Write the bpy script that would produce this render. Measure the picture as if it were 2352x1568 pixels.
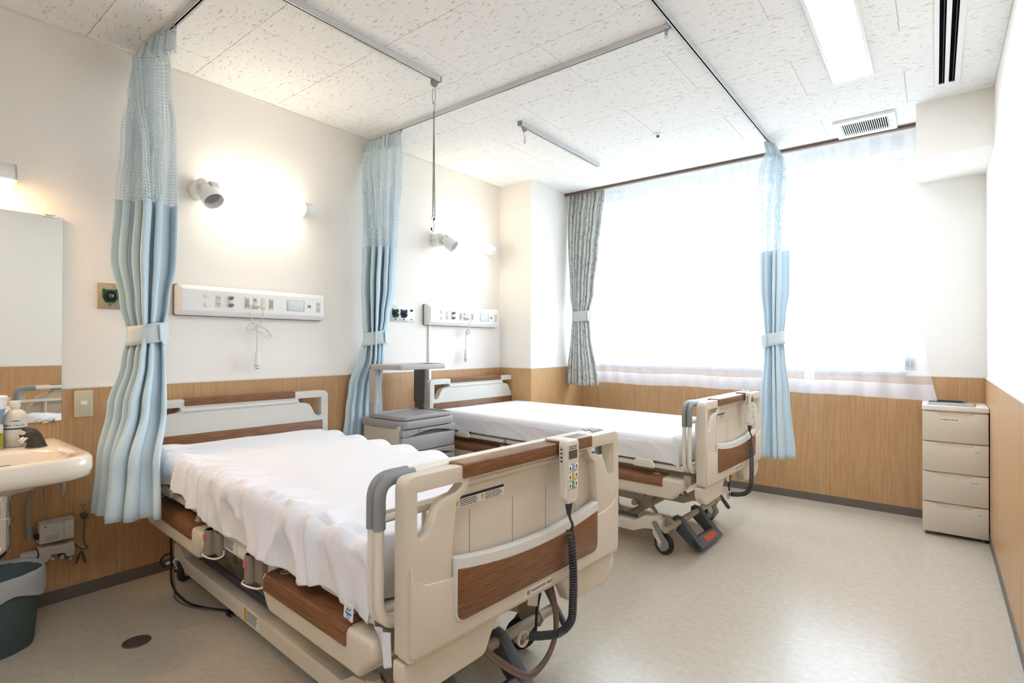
import bpy, bmesh, math, random
from mathutils import Vector, Matrix, noise
random.seed(7)
for o in list(bpy.data.objects): bpy.data.objects.remove(o)
scn = bpy.context.scene
COL = scn.collection
PI = math.pi

# ------------------------------------------------------------------ camera
def srgb(h):
    if isinstance(h, str):
        h = h.lstrip('#'); c = [int(h[i:i+2], 16)/255 for i in (0, 2, 4)]
    else:
        c = h
    return tuple((v/12.92 if v <= .04045 else ((v+.055)/1.055)**2.4) for v in c)

FPX, YAW, PIT, ROL = 1230.46, .66954, .00575, .00291
cam = bpy.data.cameras.new('camera'); camo = bpy.data.objects.new('camera', cam); COL.objects.link(camo)
cam.sensor_width = 36; cam.lens = FPX/2352*36; cam.clip_start = .01
F0 = Vector((-math.sin(YAW), math.cos(YAW), 0)); R0 = Vector((math.cos(YAW), math.sin(YAW), 0)); U0 = Vector((0, 0, 1))
Fv = F0*math.cos(PIT)+U0*math.sin(PIT); Uv = U0*math.cos(PIT)-F0*math.sin(PIT)
R2 = R0*math.cos(ROL)+Uv*math.sin(ROL); U2 = Uv*math.cos(ROL)-R0*math.sin(ROL)
m = Matrix((R2, U2, -Fv)).transposed().to_4x4(); m.translation = Vector((2.99875, 0, 1.1242))
camo.matrix_world = m
scn.camera = camo

# ------------------------------------------------------------------ world, daylight, exposure
W = bpy.data.worlds.new('world'); scn.world = W; W.use_nodes = True
bg = W.node_tree.nodes['Background']; bg.inputs[0].default_value = (.72, .86, 1, 1); bg.inputs[1].default_value = 4.5
pl = bpy.data.lights.new('window_portal', 'AREA'); pl.shape = 'RECTANGLE'; pl.size = 2.44; pl.size_y = 1.46
pl.cycles.is_portal = True
plo = bpy.data.objects.new('window_portal', pl); COL.objects.link(plo)
plo.location = (1.62, 4.60, 1.675); plo.rotation_euler = (-PI/2, 0, 0)
LAMP_WARM = 5.6      # bed reading lamps
LAMP_MIRROR = 12.0
LAMP_CEIL = 11.0
vs = scn.view_settings
vs.view_transform = 'Standard'; vs.look = 'None'; vs.gamma = 1; vs.use_curve_mapping = False
vs.exposure = 1.44

# ------------------------------------------------------------------ materials
MATS = {}
def mat(name, col, rough=.5, metal=0, spec=.5, emit=None, estr=0, coat=0, sheen=0):
    if name in MATS: return MATS[name]
    mt = bpy.data.materials.new(name); mt.use_nodes = True
    b = mt.node_tree.nodes['Principled BSDF']
    c = srgb(col)
    b.inputs['Base Color'].default_value = (*c, 1); b.inputs['Roughness'].default_value = rough
    b.inputs['Metallic'].default_value = metal; b.inputs['Specular IOR Level'].default_value = spec
    b.inputs['Coat Weight'].default_value = coat; b.inputs['Sheen Weight'].default_value = sheen
    if emit:
        b.inputs['Emission Color'].default_value = (*srgb(emit), 1); b.inputs['Emission Strength'].default_value = estr
    MATS[name] = mt
    return mt
def nodes(mt): return mt.node_tree.nodes, mt.node_tree.links, mt.node_tree.nodes['Principled BSDF']
def vary(mt, cols, scale=(1, 1, 1), nscale=5, detail=4, rough=.6, lo=.35, hi=.65, bump=0, dist=0, coord='Object', bdist=.002):
    """noise driven colour variation between the given colours, optional relief"""
    N, L, b = nodes(mt)
    tc = N.new('ShaderNodeTexCoord'); mp = N.new('ShaderNodeMapping'); nz = N.new('ShaderNodeTexNoise'); rp = N.new('ShaderNodeValToRGB')
    mp.inputs['Scale'].default_value = scale
    nz.inputs['Scale'].default_value = nscale; nz.inputs['Detail'].default_value = detail
    nz.inputs['Roughness'].default_value = rough; nz.inputs['Distortion'].default_value = dist
    L.new(tc.outputs[coord], mp.inputs[0]); L.new(mp.outputs[0], nz.inputs['Vector']); L.new(nz.outputs[0], rp.inputs[0])
    els = rp.color_ramp.elements
    n = len(cols)
    els[0].position = lo; els[0].color = (*srgb(cols[0]), 1); els[1].position = hi; els[1].color = (*srgb(cols[-1]), 1)
    for i in range(1, n-1):
        e = els.new(lo+(hi-lo)*i/(n-1)); e.color = (*srgb(cols[i]), 1)
    L.new(rp.outputs[0], b.inputs['Base Color'])
    if bump:
        bp = N.new('ShaderNodeBump'); bp.inputs['Strength'].default_value = bump; bp.inputs['Distance'].default_value = bdist
        L.new(nz.outputs[0], bp.inputs['Height']); L.new(bp.outputs[0], b.inputs['Normal'])
    return mt

wall_m = vary(mat('wallpaper', '#f7f2ea', .85, spec=.2), ['#f6f1e9', '#f9f5ee'], nscale=160, detail=2, bump=.25, bdist=.001)
trimw_m = mat('white_trim', '#e9e6e0', .5)
wood_m = vary(mat('oak_laminate', '#c99a63', .38), ['#b98c5c', '#c59a6c', '#cfa97d'], scale=(26, 26, 1.1), nscale=5, detail=6, lo=.28, hi=.72)
joint_m = mat('joint_strip', '#c9bfae', .6)
base_m = mat('vinyl_baseboard', '#6f655d', .5)
slab_m = mat('ceiling_backing', '#e4e2dd', .9)
floor_m = vary(mat('vinyl_floor', '#d9cfbf', .26, spec=.5), ['#c0b6a4', '#c8bfae', '#d0c8b9'], scale=(1, 1, 1), nscale=38, detail=5, rough=.7, lo=.3, hi=.7, bump=.03, bdist=.001)
# rock wool ceiling tile with worm-like fissures
tile_m = mat('rockwool_tile', '#f3f1ec', .9, spec=.1)
def _tile():
    N, L, b = nodes(tile_m)
    tc = N.new('ShaderNodeTexCoord'); mp = N.new('ShaderNodeMapping'); mp.inputs['Scale'].default_value = (26, 95, 1)
    nz = N.new('ShaderNodeTexNoise'); nz.inputs['Scale'].default_value = 1; nz.inputs['Detail'].default_value = 1.5; nz.inputs['Distortion'].default_value = .9
    n2 = N.new('ShaderNodeTexNoise'); n2.inputs['Scale'].default_value = 150; n2.inputs['Detail'].default_value = 1
    rp = N.new('ShaderNodeValToRGB'); rp.color_ramp.elements[0].position = .65; rp.color_ramp.elements[1].position = .69
    rp.color_ramp.elements[0].color = (0, 0, 0, 1); rp.color_ramp.elements[1].color = (1, 1, 1, 1)
    r2 = N.new('ShaderNodeValToRGB'); r2.color_ramp.elements[0].position = .70; r2.color_ramp.elements[1].position = .74
    mx = N.new('ShaderNodeMath'); mx.operation = 'MAXIMUM'
    mc = N.new('ShaderNodeMix'); mc.data_type = 'RGBA'
    mc.inputs['A'].default_value = (*srgb('#f8f7f4'), 1); mc.inputs['B'].default_value = (*srgb('#dcd8d0'), 1)
    bp = N.new('ShaderNodeBump'); bp.invert = True; bp.inputs['Distance'].default_value = .003; bp.inputs['Strength'].default_value = .8
    L.new(tc.outputs['Object'], mp.inputs[0]); L.new(mp.outputs[0], nz.inputs['Vector']); L.new(tc.outputs['Object'], n2.inputs['Vector'])
    L.new(nz.outputs[0], rp.inputs[0]); L.new(n2.outputs[0], r2.inputs[0])
    L.new(rp.outputs[0], mx.inputs[0]); L.new(r2.outputs[0], mx.inputs[1])
    L.new(mx.outputs[0], mc.inputs['Factor']); L.new(mc.outputs['Result'], b.inputs['Base Color'])
    L.new(mx.outputs[0], bp.inputs['Height']); L.new(bp.outputs[0], b.inputs['Normal'])
_tile()
beige_m = vary(mat('beige_plastic', '#dfd4c2', .42), ['#dcd1be', '#e1d7c6'], nscale=300, detail=1, bump=.06, bdist=.0005)
cream_m = mat('cream_enamel', '#eae3d5', .35)
brown_m = vary(mat('walnut_laminate', '#7d5334', .4), ['#6d452b', '#7f5537', '#8d6140'], scale=(2, 2, 40), nscale=6, detail=5)
brownx_m = vary(mat('walnut_laminate_cover', '#7d5334', .35), ['#6d452b', '#7f5537', '#8d6140'], scale=(2, 40, 40), nscale=5, detail=5)
rim_m = mat('pale_grey_plastic', '#d9d7d0', .4)
gry_m = mat('grey_plastic', '#8f9294', .45)
dgry_m = mat('dark_grey_plastic', '#5c5f66', .5)
slate_m = mat('slate_plastic', '#595d66', .5)
metal_m = mat('painted_metal', '#b5aa98', .4, .1)
steel_m = mat('steel', '#b8b8b8', .3, .9)
chrome_m = mat('chrome', '#d8d8d8', .12, 1)
alu_m = mat('aluminium', '#dcdddc', .4, .15)
whitem_m = mat('white_enamel', '#f5f4f1', .35)
whitep_m = mat('white_plastic', '#eeece6', .4)
black_m = mat('black_plastic', '#1c1c1e', .45)
void_m = mat('dark_void', '#121216', .9, spec=0)
rubber_m = mat('rubber', '#2a2a2c', .7)
cable_m = mat('grey_cable', '#3c3d40', .5)
hose_m = mat('brown_hose', '#7c655c', .4)
orange_m = mat('orange_sticker', '#d2552a', .5)
pink_m = mat('pink_sticker', '#d36c86', .6)
paper_m = mat('paper_label', '#efefea', .7)
ink_m = mat('ink', '#2b2b2e', .8)
blueink_m = mat('blue_ink', '#4d87b5', .8)
yellow_m = mat('yellow_panel', '#dcb836', .6); green_m = mat('green_panel', '#6fae5e', .6); blue_m = mat('blue_panel', '#8db6cf', .6)
lcd_m = mat('lcd', '#5d574f', .25)
sheet_m = vary(mat('white_cotton', '#eff0f5', .9, spec=.15, sheen=.2), ['#ecedf3', '#f2f3f8'], nscale=400, detail=2, bump=.12, bdist=.0006)
sheet2_m = sheet_m
ceram_m = mat('ceramic', '#f0e6d6', .12, spec=.6, coat=.3)
lk_grey = mat('locker_grey', '#a6a3a3', .45); lk_dk = mat('locker_dark', '#5d5856', .5); lk_beige = mat('locker_beige', '#d2c8b6', .45); lk_lt = mat('locker_light_grey', '#b9b5b0', .4)
mirror_m = mat('mirror', '#f2f4f3', .02, 1)
plate_m = mat('bronze_plate', '#b9ac8e', .4, .2)
panel_w = mat('console_white', '#f3f2ee', .4)
brownrail_m = mat('brown_rail', '#6d564a', .45)
silver_m = mat('silver_card', '#b4b2ae', .35, .5)

def cloth(name, col, cols=None, trans=.35, nscale=600):
    mt = mat(name, col, .9, spec=.1)
    N, L, b = nodes(mt); out = N['Material Output']
    tr = N.new('ShaderNodeBsdfTranslucent'); tr.inputs[0].default_value = (*srgb(col), 1)
    mx = N.new('ShaderNodeMixShader'); mx.inputs[0].default_value = trans
    L.new(b.outputs[0], mx.inputs[1]); L.new(tr.outputs[0], mx.inputs[2]); L.new(mx.outputs[0], out.inputs[0])
    return mt
blue_c = cloth('pale_blue_curtain', '#d9edf7', trans=.12)
band_c = cloth('pale_blue_band', '#e4f0f5', trans=.2)
# net: square holes cut in the cloth along its own weave
net_c = cloth('pale_blue_net', '#e3f1f7', trans=.15)
def _net():
    N, L, b = nodes(net_c); out = N['Material Output']; src = out.inputs[0].links[0].from_socket
    uv = N.new('ShaderNodeUVMap'); uv.uv_map = 'weave'
    sp = N.new('ShaderNodeSeparateXYZ'); L.new(uv.outputs[0], sp.inputs[0])
    def line(sock, pitch, w):
        d = N.new('ShaderNodeMath'); d.operation = 'DIVIDE'; d.inputs[1].default_value = pitch; L.new(sock, d.inputs[0])
        f = N.new('ShaderNodeMath'); f.operation = 'FRACT'; L.new(d.outputs[0], f.inputs[0])
        c = N.new('ShaderNodeMath'); c.operation = 'LESS_THAN'; c.inputs[1].default_value = w; L.new(f.outputs[0], c.inputs[0]); return c.outputs[0]
    a = line(sp.outputs[0], .012, .29); c = line(sp.outputs[1], .014, .29)
    mx = N.new('ShaderNodeMath'); mx.operation = 'MAXIMUM'; L.new(a, mx.inputs[0]); L.new(c, mx.inputs[1])
    tp = N.new('ShaderNodeBsdfTransparent'); ms = N.new('ShaderNodeMixShader')
    L.new(mx.outputs[0], ms.inputs[0]); L.new(tp.outputs[0], ms.inputs[1]); L.new(src, ms.inputs[2]); L.new(ms.outputs[0], out.inputs[0])
_net()
drape_c = cloth('grey_patterned_drape', '#b9bcb8', trans=.12)
def _drape():
    N, L, b = nodes(drape_c)
    uv = N.new('ShaderNodeUVMap'); uv.uv_map = 'weave'
    wv = N.new('ShaderNodeTexWave'); wv.inputs['Scale'].default_value = 3.4; wv.inputs['Distortion'].default_value = 14; wv.inputs['Detail'].default_value = 1.2; wv.inputs['Detail Scale'].default_value = 2.5
    L.new(uv.outputs[0], wv.inputs['Vector'])
    rp = N.new('ShaderNodeValToRGB'); e = rp.color_ramp.elements; e[0].position = 0; e[0].color = (*srgb('#a9b0b1'), 1); e[1].position = .1; e[1].color = (*srgb('#dcded9'), 1)
    L.new(wv.outputs['Color'], rp.inputs[0]); L.new(rp.outputs[0], b.inputs['Base Color'])
_drape()
sheer_c = bpy.data.materials.new('white_sheer'); sheer_c.use_nodes = True
hem_c = bpy.data.materials.new('white_sheer_hem'); hem_c.use_nodes = True
def _sheer(sheer_c, fac):
    N = sheer_c.node_tree.nodes; L = sheer_c.node_tree.links; N.clear()
    out = N.new('ShaderNodeOutputMaterial'); d = N.new('ShaderNodeBsdfDiffuse'); t = N.new('ShaderNodeBsdfTranslucent'); tp = N.new('ShaderNodeBsdfTransparent')
    for n in (d, t): n.inputs[0].default_value = (.80, .79, .82, 1)
    a = N.new('ShaderNodeMixShader'); a.inputs[0].default_value = .5; c = N.new('ShaderNodeMixShader'); c.inputs[0].default_value = fac
    L.new(d.outputs[0], a.inputs[1]); L.new(t.outputs[0], a.inputs[2]); L.new(tp.outputs[0], c.inputs[1]); L.new(a.outputs[0], c.inputs[2]); L.new(c.outputs[0], out.inputs[0])
_sheer(sheer_c, .33); _sheer(hem_c, .6)
glass_m = bpy.data.materials.new('window_glass'); glass_m.use_nodes = True
def _glass():
    N = glass_m.node_tree.nodes; L = glass_m.node_tree.links; N.clear()
    out = N.new('ShaderNodeOutputMaterial'); g = N.new('ShaderNodeBsdfGlossy'); g.inputs['Roughness'].default_value = .02; tp = N.new('ShaderNodeBsdfTransparent')
    c = N.new('ShaderNodeMixShader'); c.inputs[0].default_value = .06
    L.new(tp.outputs[0], c.inputs[1]); L.new(g.outputs[0], c.inputs[2]); L.new(c.outputs[0], out.inputs[0])
_glass()
bag_m = cloth('translucent_bag', '#d5d6d6', trans=.4)
def glow(name, col, s): return mat(name, '#ffffff', .5, emit=col, estr=s)
tube_m = glow('warm_tube', '#fff0d6', LAMP_WARM)
tubemir_m = glow('mirror_tube', '#ffcb8c', LAMP_MIRROR)
fluo_m = glow('fluorescent', '#eef4ff', LAMP_CEIL)

# ------------------------------------------------------------------ helpers
ORG = {}; ROT = {}
def tag(o, label=None, cat=None, group=None, kind=None):
    if label: o['label'] = label
    if cat: o['category'] = cat
    if group: o['group'] = group
    if kind: o['kind'] = kind
    return o
def thing(name, label, cat, loc=(0, 0, 0), group=None, frame=None):
    """Empty at a thing's base; frame = (x0, y0, angle) of a bed when loc is bed-local"""
    o = bpy.data.objects.new(name, None); COL.objects.link(o); o.empty_display_size = .05
    if frame:
        c, s = math.cos(frame[2]), math.sin(frame[2])
        o.location = (frame[0]+c*loc[0]-s*loc[1], frame[1]+s*loc[0]+c*loc[1], loc[2]); o.rotation_euler = (0, 0, frame[2])
    else:
        o.location = loc
    ORG[o.name] = Vector(loc)
    return tag(o, label, cat, group)
def obj(name, bm, mt, parent=None, bevel=0, seg=2, smooth=True, ang=38, dz=0, bang=25):
    if dz: bmesh.ops.translate(bm, vec=(0, 0, dz), verts=bm.verts)
    if bevel:
        bm.normal_update()
        es = [e for e in bm.edges if len(e.link_faces) == 2 and e.calc_face_angle(0) > math.radians(bang)]
        if es: bmesh.ops.bevel(bm, geom=es, offset=bevel, segments=seg, profile=.5, affect='EDGES', clamp_overlap=True)
    if parent is not None and parent.name in ORG:
        bmesh.ops.translate(bm, vec=-ORG[parent.name], verts=bm.verts)
    me = bpy.data.meshes.new(name); bm.to_mesh(me); bm.free()
    if smooth:
        me.shade_smooth(); me.set_sharp_from_angle(angle=math.radians(ang))
    o = bpy.data.objects.new(name, me); COL.objects.link(o)
    if mt: me.materials.append(mt)
    if parent is not None:
        o.parent = parent
        if parent.name in ORG: ORG[o.name] = ORG[parent.name]
    return o
def B(): return bmesh.new()
def box(bm, x0, x1, y0, y1, z0, z1):
    v = [bm.verts.new(p) for p in ((x0, y0, z0), (x1, y0, z0), (x1, y1, z0), (x0, y1, z0), (x0, y0, z1), (x1, y0, z1), (x1, y1, z1), (x0, y1, z1))]
    for f in ((3, 2, 1, 0), (4, 5, 6, 7), (0, 1, 5, 4), (1, 2, 6, 5), (2, 3, 7, 6), (3, 0, 4, 7)): bm.faces.new([v[i] for i in f])
    return bm
def bx(*a): return box(B(), *a)
def mapax(ax, t, p, q): return (t, p, q) if ax == 'x' else ((p, t, q) if ax == 'y' else (p, q, t))
def plate(bm, ax, a, b, outer, holes=()):
    """flat outline (with holes) in the plane across ax, extruded from a to b"""
    loops = [outer]+list(holes); V = []; E = []
    for lp in loops:
        vs_ = [bm.verts.new(mapax(ax, a, p, q)) for p, q in lp]; V.append(vs_)
        E += [bm.edges.new((vs_[i], vs_[(i+1) % len(vs_)])) for i in range(len(vs_))]
    if holes:
        r = bmesh.ops.triangle_fill(bm, edges=E, use_beauty=True, use_dissolve=False)
        fs = [g for g in r['geom'] if isinstance(g, bmesh.types.BMFace)]
    else:
        fs = [bm.faces.new(V[0])]
    mp = {}
    for lp, vs_ in zip(loops, V):
        for (p, q), v in zip(lp, vs_): mp[v] = bm.verts.new(mapax(ax, b, p, q))
    nf = [bm.faces.new([mp[v] for v in reversed(f.verts)]) for f in fs]
    sf = []
    for vs_ in V:
        n = len(vs_)
        for i in range(n):
            u, w = vs_[i], vs_[(i+1) % n]; sf.append(bm.faces.new((u, w, mp[w], mp[u])))
    bmesh.ops.recalc_face_normals(bm, faces=fs+nf+sf)
    return bm
def rnd(pts, r, n=5):
    """round the corners of a polygon; r is one radius or one per corner"""
    out = []; k = len(pts)
    for i in range(k):
        ri = r[i] if isinstance(r, (list, tuple)) else r
        P = Vector(pts[i]); A = Vector(pts[i-1])-P; C = Vector(pts[(i+1) % k])-P
        if ri <= 0: out.append(tuple(P)); continue
        la, lc = A.length, C.length; A.normalize(); C.normalize()
        an = A.angle(C); d = min(ri/math.tan(an/2), la*.49, lc*.49)
        p0, p1 = P+A*d, P+C*d
        for j in range(n+1):
            t = j/n; out.append(tuple(p0*(1-t)**2+P*2*t*(1-t)+p1*t*t))
    return out
def rrect(x0, x1, y0, y1, r, n=5): return rnd([(x0, y0), (x1, y0), (x1, y1), (x0, y1)], r, n)
def cr(pts, k=6, closed=False):
    """Catmull-Rom through points"""
    P = [Vector(p) for p in pts]; n = len(P); out = []
    rng = range(n if closed else n-1)
    for i in rng:
        p0 = P[(i-1) % n] if closed or i > 0 else P[0]*2-P[1]
        p1 = P[i]; p2 = P[(i+1) % n]; p3 = P[(i+2) % n] if closed or i+2 < n else p2*2-p1
        for j in range(k):
            t = j/k
            out.append(.5*((2*p1)+(p2-p0)*t+(2*p0-5*p1+4*p2-p3)*t*t+(3*p1-p0-3*p2+p3)*t**3))
    if not closed: out.append(P[-1])
    return out
def tube(bm, pts, r, n=8, closed=False, ell=None):
    P = [Vector(p) for p in pts]; m_ = len(P)
    T = []
    for i in range(m_):
        a = P[(i-1) % m_] if closed or i else P[0]; c = P[(i+1) % m_] if closed or i < m_-1 else P[-1]
        T.append((c-a).normalized())
    up = Vector((0, 0, 1)) if abs(T[0].z) < .9 else Vector((1, 0, 0))
    Nn = (up-T[0]*up.dot(T[0])).normalized(); rings = []
    for i in range(m_):
        if i:
            Nn = (Nn-T[i]*Nn.dot(T[i]));  Nn.normalize()
        Bn = T[i].cross(Nn); ri = r[i] if isinstance(r, (list, tuple)) else r
        e = ell or (1, 1)
        rings.append([bm.verts.new(P[i]+Nn*(ri*e[0]*math.cos(2*PI*j/n))+Bn*(ri*e[1]*math.sin(2*PI*j/n))) for j in range(n)])
    fs = []
    for i in range(m_ if closed else m_-1):
        a, c = rings[i], rings[(i+1) % m_]
        for j in range(n): fs.append(bm.faces.new((a[j], a[(j+1) % n], c[(j+1) % n], c[j])))
    if not closed:
        fs.append(bm.faces.new(list(reversed(rings[0])))); fs.append(bm.faces.new(rings[-1]))
    bmesh.ops.recalc_face_normals(bm, faces=fs)
    return bm
def tb(*a, **k): return tube(B(), *a, **k)
def lathe(bm, prof, c=(0, 0, 0), axis='z', n=24, cap=True, sx=1, sy=1):
    """profile of (radius, height) turned about an axis"""
    c = Vector(c); rings = []
    for r, h in prof:
        ring = []
        for j in range(n):
            a = 2*PI*j/n; p, q = r*math.cos(a)*sx, r*math.sin(a)*sy
            v = Vector((p, q, h)) if axis == 'z' else (Vector((h, p, q)) if axis == 'x' else Vector((q, h, p)))
            ring.append(bm.verts.new(c+v))
        rings.append(ring)
    fs = []
    for a, d in zip(rings, rings[1:]):
        for j in range(n): fs.append(bm.faces.new((a[j], a[(j+1) % n], d[(j+1) % n], d[j])))
    if cap:
        fs.append(bm.faces.new(list(reversed(rings[0])))); fs.append(bm.faces.new(rings[-1]))
    bmesh.ops.recalc_face_normals(bm, faces=fs)
    return bm
def lt(*a, **k): return lathe(B(), *a, **k)
def cyl(bm, p, q, r, n=14): return tube(bm, [p, q], r, n)
def turn(bm, ang, axis, cent):
    bmesh.ops.rotate(bm, verts=bm.verts, cent=cent, matrix=Matrix.Rotation(ang, 3, axis)); return bm
def text(name, s, size, mt, parent, M4, ext=.0004):
    """flat lettering; M4 places the text's own xy plane"""
    cu = bpy.data.curves.new(name, 'FONT'); cu.body = s; cu.size = size; cu.extrude = ext; cu.align_x = 'CENTER'; cu.align_y = 'CENTER'; cu.resolution_u = 3
    to = bpy.data.objects.new(name+'_tmp', cu); COL.objects.link(to)
    dg = bpy.context.evaluated_depsgraph_get(); me = bpy.data.meshes.new_from_object(to.evaluated_get(dg))
    bm = B(); bm.from_mesh(me); bpy.data.objects.remove(to); bpy.data.curves.remove(cu); bpy.data.meshes.remove(me)
    bm.transform(M4)
    return obj(name, bm, mt, parent, smooth=False)
def frame4(o, x, y): 
    x = Vector(x).normalized(); y = Vector(y).normalized(); z = x.cross(y)
    M4 = Matrix((x, y, z)).transposed().to_4x4(); M4.translation = Vector(o); return M4
def strips(ax, t, p0, p1, q0, q1, rows, h=.4, seed=0, th=.0005):
    """rows of dash-like print too small to read"""
    rr = random.Random(seed); bm = B(); st = (q1-q0)/rows
    for i in range(rows):
        q = q1-st*(i+.5); p = p0; end = p1-(p1-p0)*rr.uniform(0, .25)
        while p < end:
            w = (p1-p0)*rr.uniform(.04, .16); e = min(p+w, end)
            a = mapax(ax, t, p, q-st*h/2); c = mapax(ax, t+th, e, q+st*h/2)
            box(bm, min(a[0], c[0]), max(a[0], c[0]), min(a[1], c[1]), max(a[1], c[1]), min(a[2], c[2]), max(a[2], c[2]))
            p = e+(p1-p0)*.02
    return bm
def struct(name, bm, mt, bevel=0):
    o = obj(name, bm, mt, None, bevel=bevel, smooth=False); o['kind'] = 'structure'; return o

# ------------------------------------------------------------------ the room
X1, YB, YW, H = 3.243, -1.9, 4.417, 2.5
RAIL, BASE = .931, .0555
CX, CY = .340, 3.612            # corner pier
BX, BY, BZ = 2.91, 3.8135, 2.191   # boxed beam
WX0, WX1, WZ0, WZ1 = .42, 2.845, .945, 2.43
flo = struct('floor', bx(-.15, X1+.15, YB-.15, YW+.25, -.1, 0), floor_m)
wl = struct('wall_left', bx(-.15, 0, YB, YW, 0, 2.66), wall_m)
wr = struct('wall_right', bx(X1, X1+.15, YB, YW, 0, 2.66), wall_m)
wb = struct('wall_back', bx(-.15, X1+.15, YB-.15, YB, 0, 2.66), wall_m)
bm = B(); plate(bm, 'y', YW, YW+.18, [(-.15, 0), (X1+.15, 0), (X1+.15, 2.66), (-.15, 2.66)], [[(WX0, WZ0), (WX1, WZ0), (WX1, WZ1), (WX0, WZ1)]])
ww = struct('wall_window', bm, wall_m)
wp = struct('wall_pier', bx(0, CX, CY, YW, 0, 2.66), wall_m)
wbm = struct('wall_beam', bx(BX, X1, BY, YW, BZ, 2.66), wall_m)
# ceiling: backing slab, recessed curtain box by the window, and the tiles
YC = 4.13
bm = B(); box(bm, -.15, X1+.15, YB-.15, YC, H+.009, H+.16); box(bm, -.15, X1+.15, YC, YW+.2, 2.62, 2.66)
ce = struct('ceiling', bm, slab_m)
TY0, TH, TW = .69, .4386, .8772
tile_cache = {}
def tile(x0, x1, y0, y1):
    g = .0007
    key = (round(x1-x0, 3), round(y1-y0, 3))
    if key not in tile_cache:
        bm = bx(0, x1-x0-2*g, 0, y1-y0-2*g, 0, .010); o = obj('ceiling_tile', bm, tile_m, ce, bevel=.0012, seg=1, smooth=False); tile_cache[key] = o.data
    else:
        o = bpy.data.objects.new('ceiling_tile', tile_cache[key]); COL.objects.link(o); o.parent = ce
    o.location = (x0+g, y0+g, H)
holes = [(2.575, 2.758, 1.99, 3.245), (2.985, 3.1, 2.0, 3.62)]
for k in range(-6, 8):
    y0 = TY0+TH*k; y1 = min(y0+TH, YC)
    if y1 <= YB: continue
    y0 = max(y0, YB)
    sx = 2.445 if k % 2 else 2.874
    sx -= TW*4
    x = sx
    while x < X1:
        a, b_ = max(x, 0), min(x+TW, X1)
        if b_-a > .02: tile(a, b_, y0, y1)
        x += TW
# small cornice bead along the left wall
struct('trim_1', bx(0, .012, YB, CY, H-.008, H), trimw_m)

# wainscot panels, joint strips, cap rail and baseboards
def wains(wall, run, a0, a1, face, joints):
    """run: axis along the wall; face(p, d) -> the two depth coordinates"""
    cuts = [a0]+[j for j in joints if a0+.01 < j < a1-.01]+[a1]
    d0, d1 = face
    def place(nm, p0, p1, t, z0, z1, mt, bev=0):
        lo, hi = sorted((d0, d0+(d1-d0)*t))
        bm = bx(p0, p1, lo, hi, z0, z1) if run == 'x' else bx(lo, hi, p0, p1, z0, z1)
        return obj(nm, bm, mt, wall, bevel=bev, seg=1, smooth=False)
    place('joint_backing', a0, a1, .45, .01, RAIL-.004, joint_m)
    for p0, p1 in zip(cuts, cuts[1:]):
        g0 = .003 if p0 != a0 else 0; g1 = .003 if p1 != a1 else 0
        place('wood_panel', p0+g0, p1-g1, 1, BASE-.005, RAIL-.006, wood_m, .0008)
    place('cap_strip', a0, a1, 1.35, RAIL-.007, RAIL, trimw_m)
D = .006
JL = [.832-.909*k for k in range(3, 0, -1)]+[.832, 1.741, 2.65, 3.559]
wains(wl, 'y', YB, CY, (0, D), JL)
wains(wp, 'x', 0, CX+D, (CY, CY-D), [])
wains(wp, 'y', CY, YW, (CX, CX+D), [])
wains(ww, 'x', CX, X1, (YW, YW-D), [.567, 1.4485, 2.347])
wains(wr, 'y', YB, YW, (X1, X1-D), [2.65-.9*k for k in range(5, 0, -1)]+[2.65, 3.55])
for nm, b_ in (('baseboard_left', (0, .009, YB, CY)), ('baseboard_pier', (0, CX+.009, CY-.009, CY)), ('baseboard_pier_side', (CX, CX+.009, CY, YW)),
               ('baseboard_window', (CX, X1, YW-.009, YW)), ('baseboard_right', (X1-.009, X1, YB, YW))):
    struct(nm, bx(*b_, 0, BASE), base_m, bevel=.002)

# window: frame, sashes with panes, sill
win = struct('window_1', plate(B(), 'y', YW+.05, YW+.13, rrect(WX0, WX1, WZ0, WZ1, .001, 1), [rrect(WX0+.018, WX1-.018, WZ0+.025, WZ1-.018, .001, 1)]), mat('window_frame', '#dfe1e4', .4, .1))
mid = (WX0+WX1)/2
for i, (a, b_) in enumerate(((WX0+.018, mid+.014), (mid-.014, WX1-.018))):
    y = YW+.07+.025*i; e = .024
    s = obj('sash', plate(B(), 'y', y, y+.022, [(a, WZ0+.025), (b_, WZ0+.025), (b_, WZ1-.018), (a, WZ1-.018)], [[(a+e, WZ0+.025+e), (b_-e, WZ0+.025+e), (b_-e, WZ1-.018-e), (a+e, WZ1-.018-e)]]), MATS['window_frame'], win, smooth=False)
    obj('pane', bx(a+e-.004, b_-e+.004, y+.008, y+.013, WZ0+.021+e, WZ1-.014-e), glass_m, s, smooth=False)
obj('sill', bx(WX0, WX1, YW-.02, YW+.06, WZ0-.02, WZ0+.004), mat('sill_grey', '#a9abad', .5), win, bevel=.003)
# ground far below the window
gr = struct('ground', bx(-150, 150, 12, 300, -9.2, -9), vary(mat('ground_outside', '#8a8a85', .9), ['#7d7f7a', '#999891'], nscale=.3))
# round latch plate on the wall right of the window, behind the sheer
t = thing('latch_plate', 'square plate with round knob behind the sheer curtain beside window', 'latch', (2.862, YW, 1.0))
obj('plate', plate(B(), 'y', YW-.006, YW, rrect(2.835, 2.895, .965, 1.045, .004)), mat('latch_grey', '#c5c6c8', .5), t, bevel=.0015)
k = obj('knob', lt([(.022, YW-.006), (.022, YW-.012), (.014, YW-.016)], (2.865, 0, 1.005), 'y', 20), mat('knob_grey', '#8b8d92', .5), t)
obj('grip', bx(2.862, 2.868, YW-.026, YW-.015, .988, 1.022), MATS['latch_grey'], k, bevel=.002)

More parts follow.
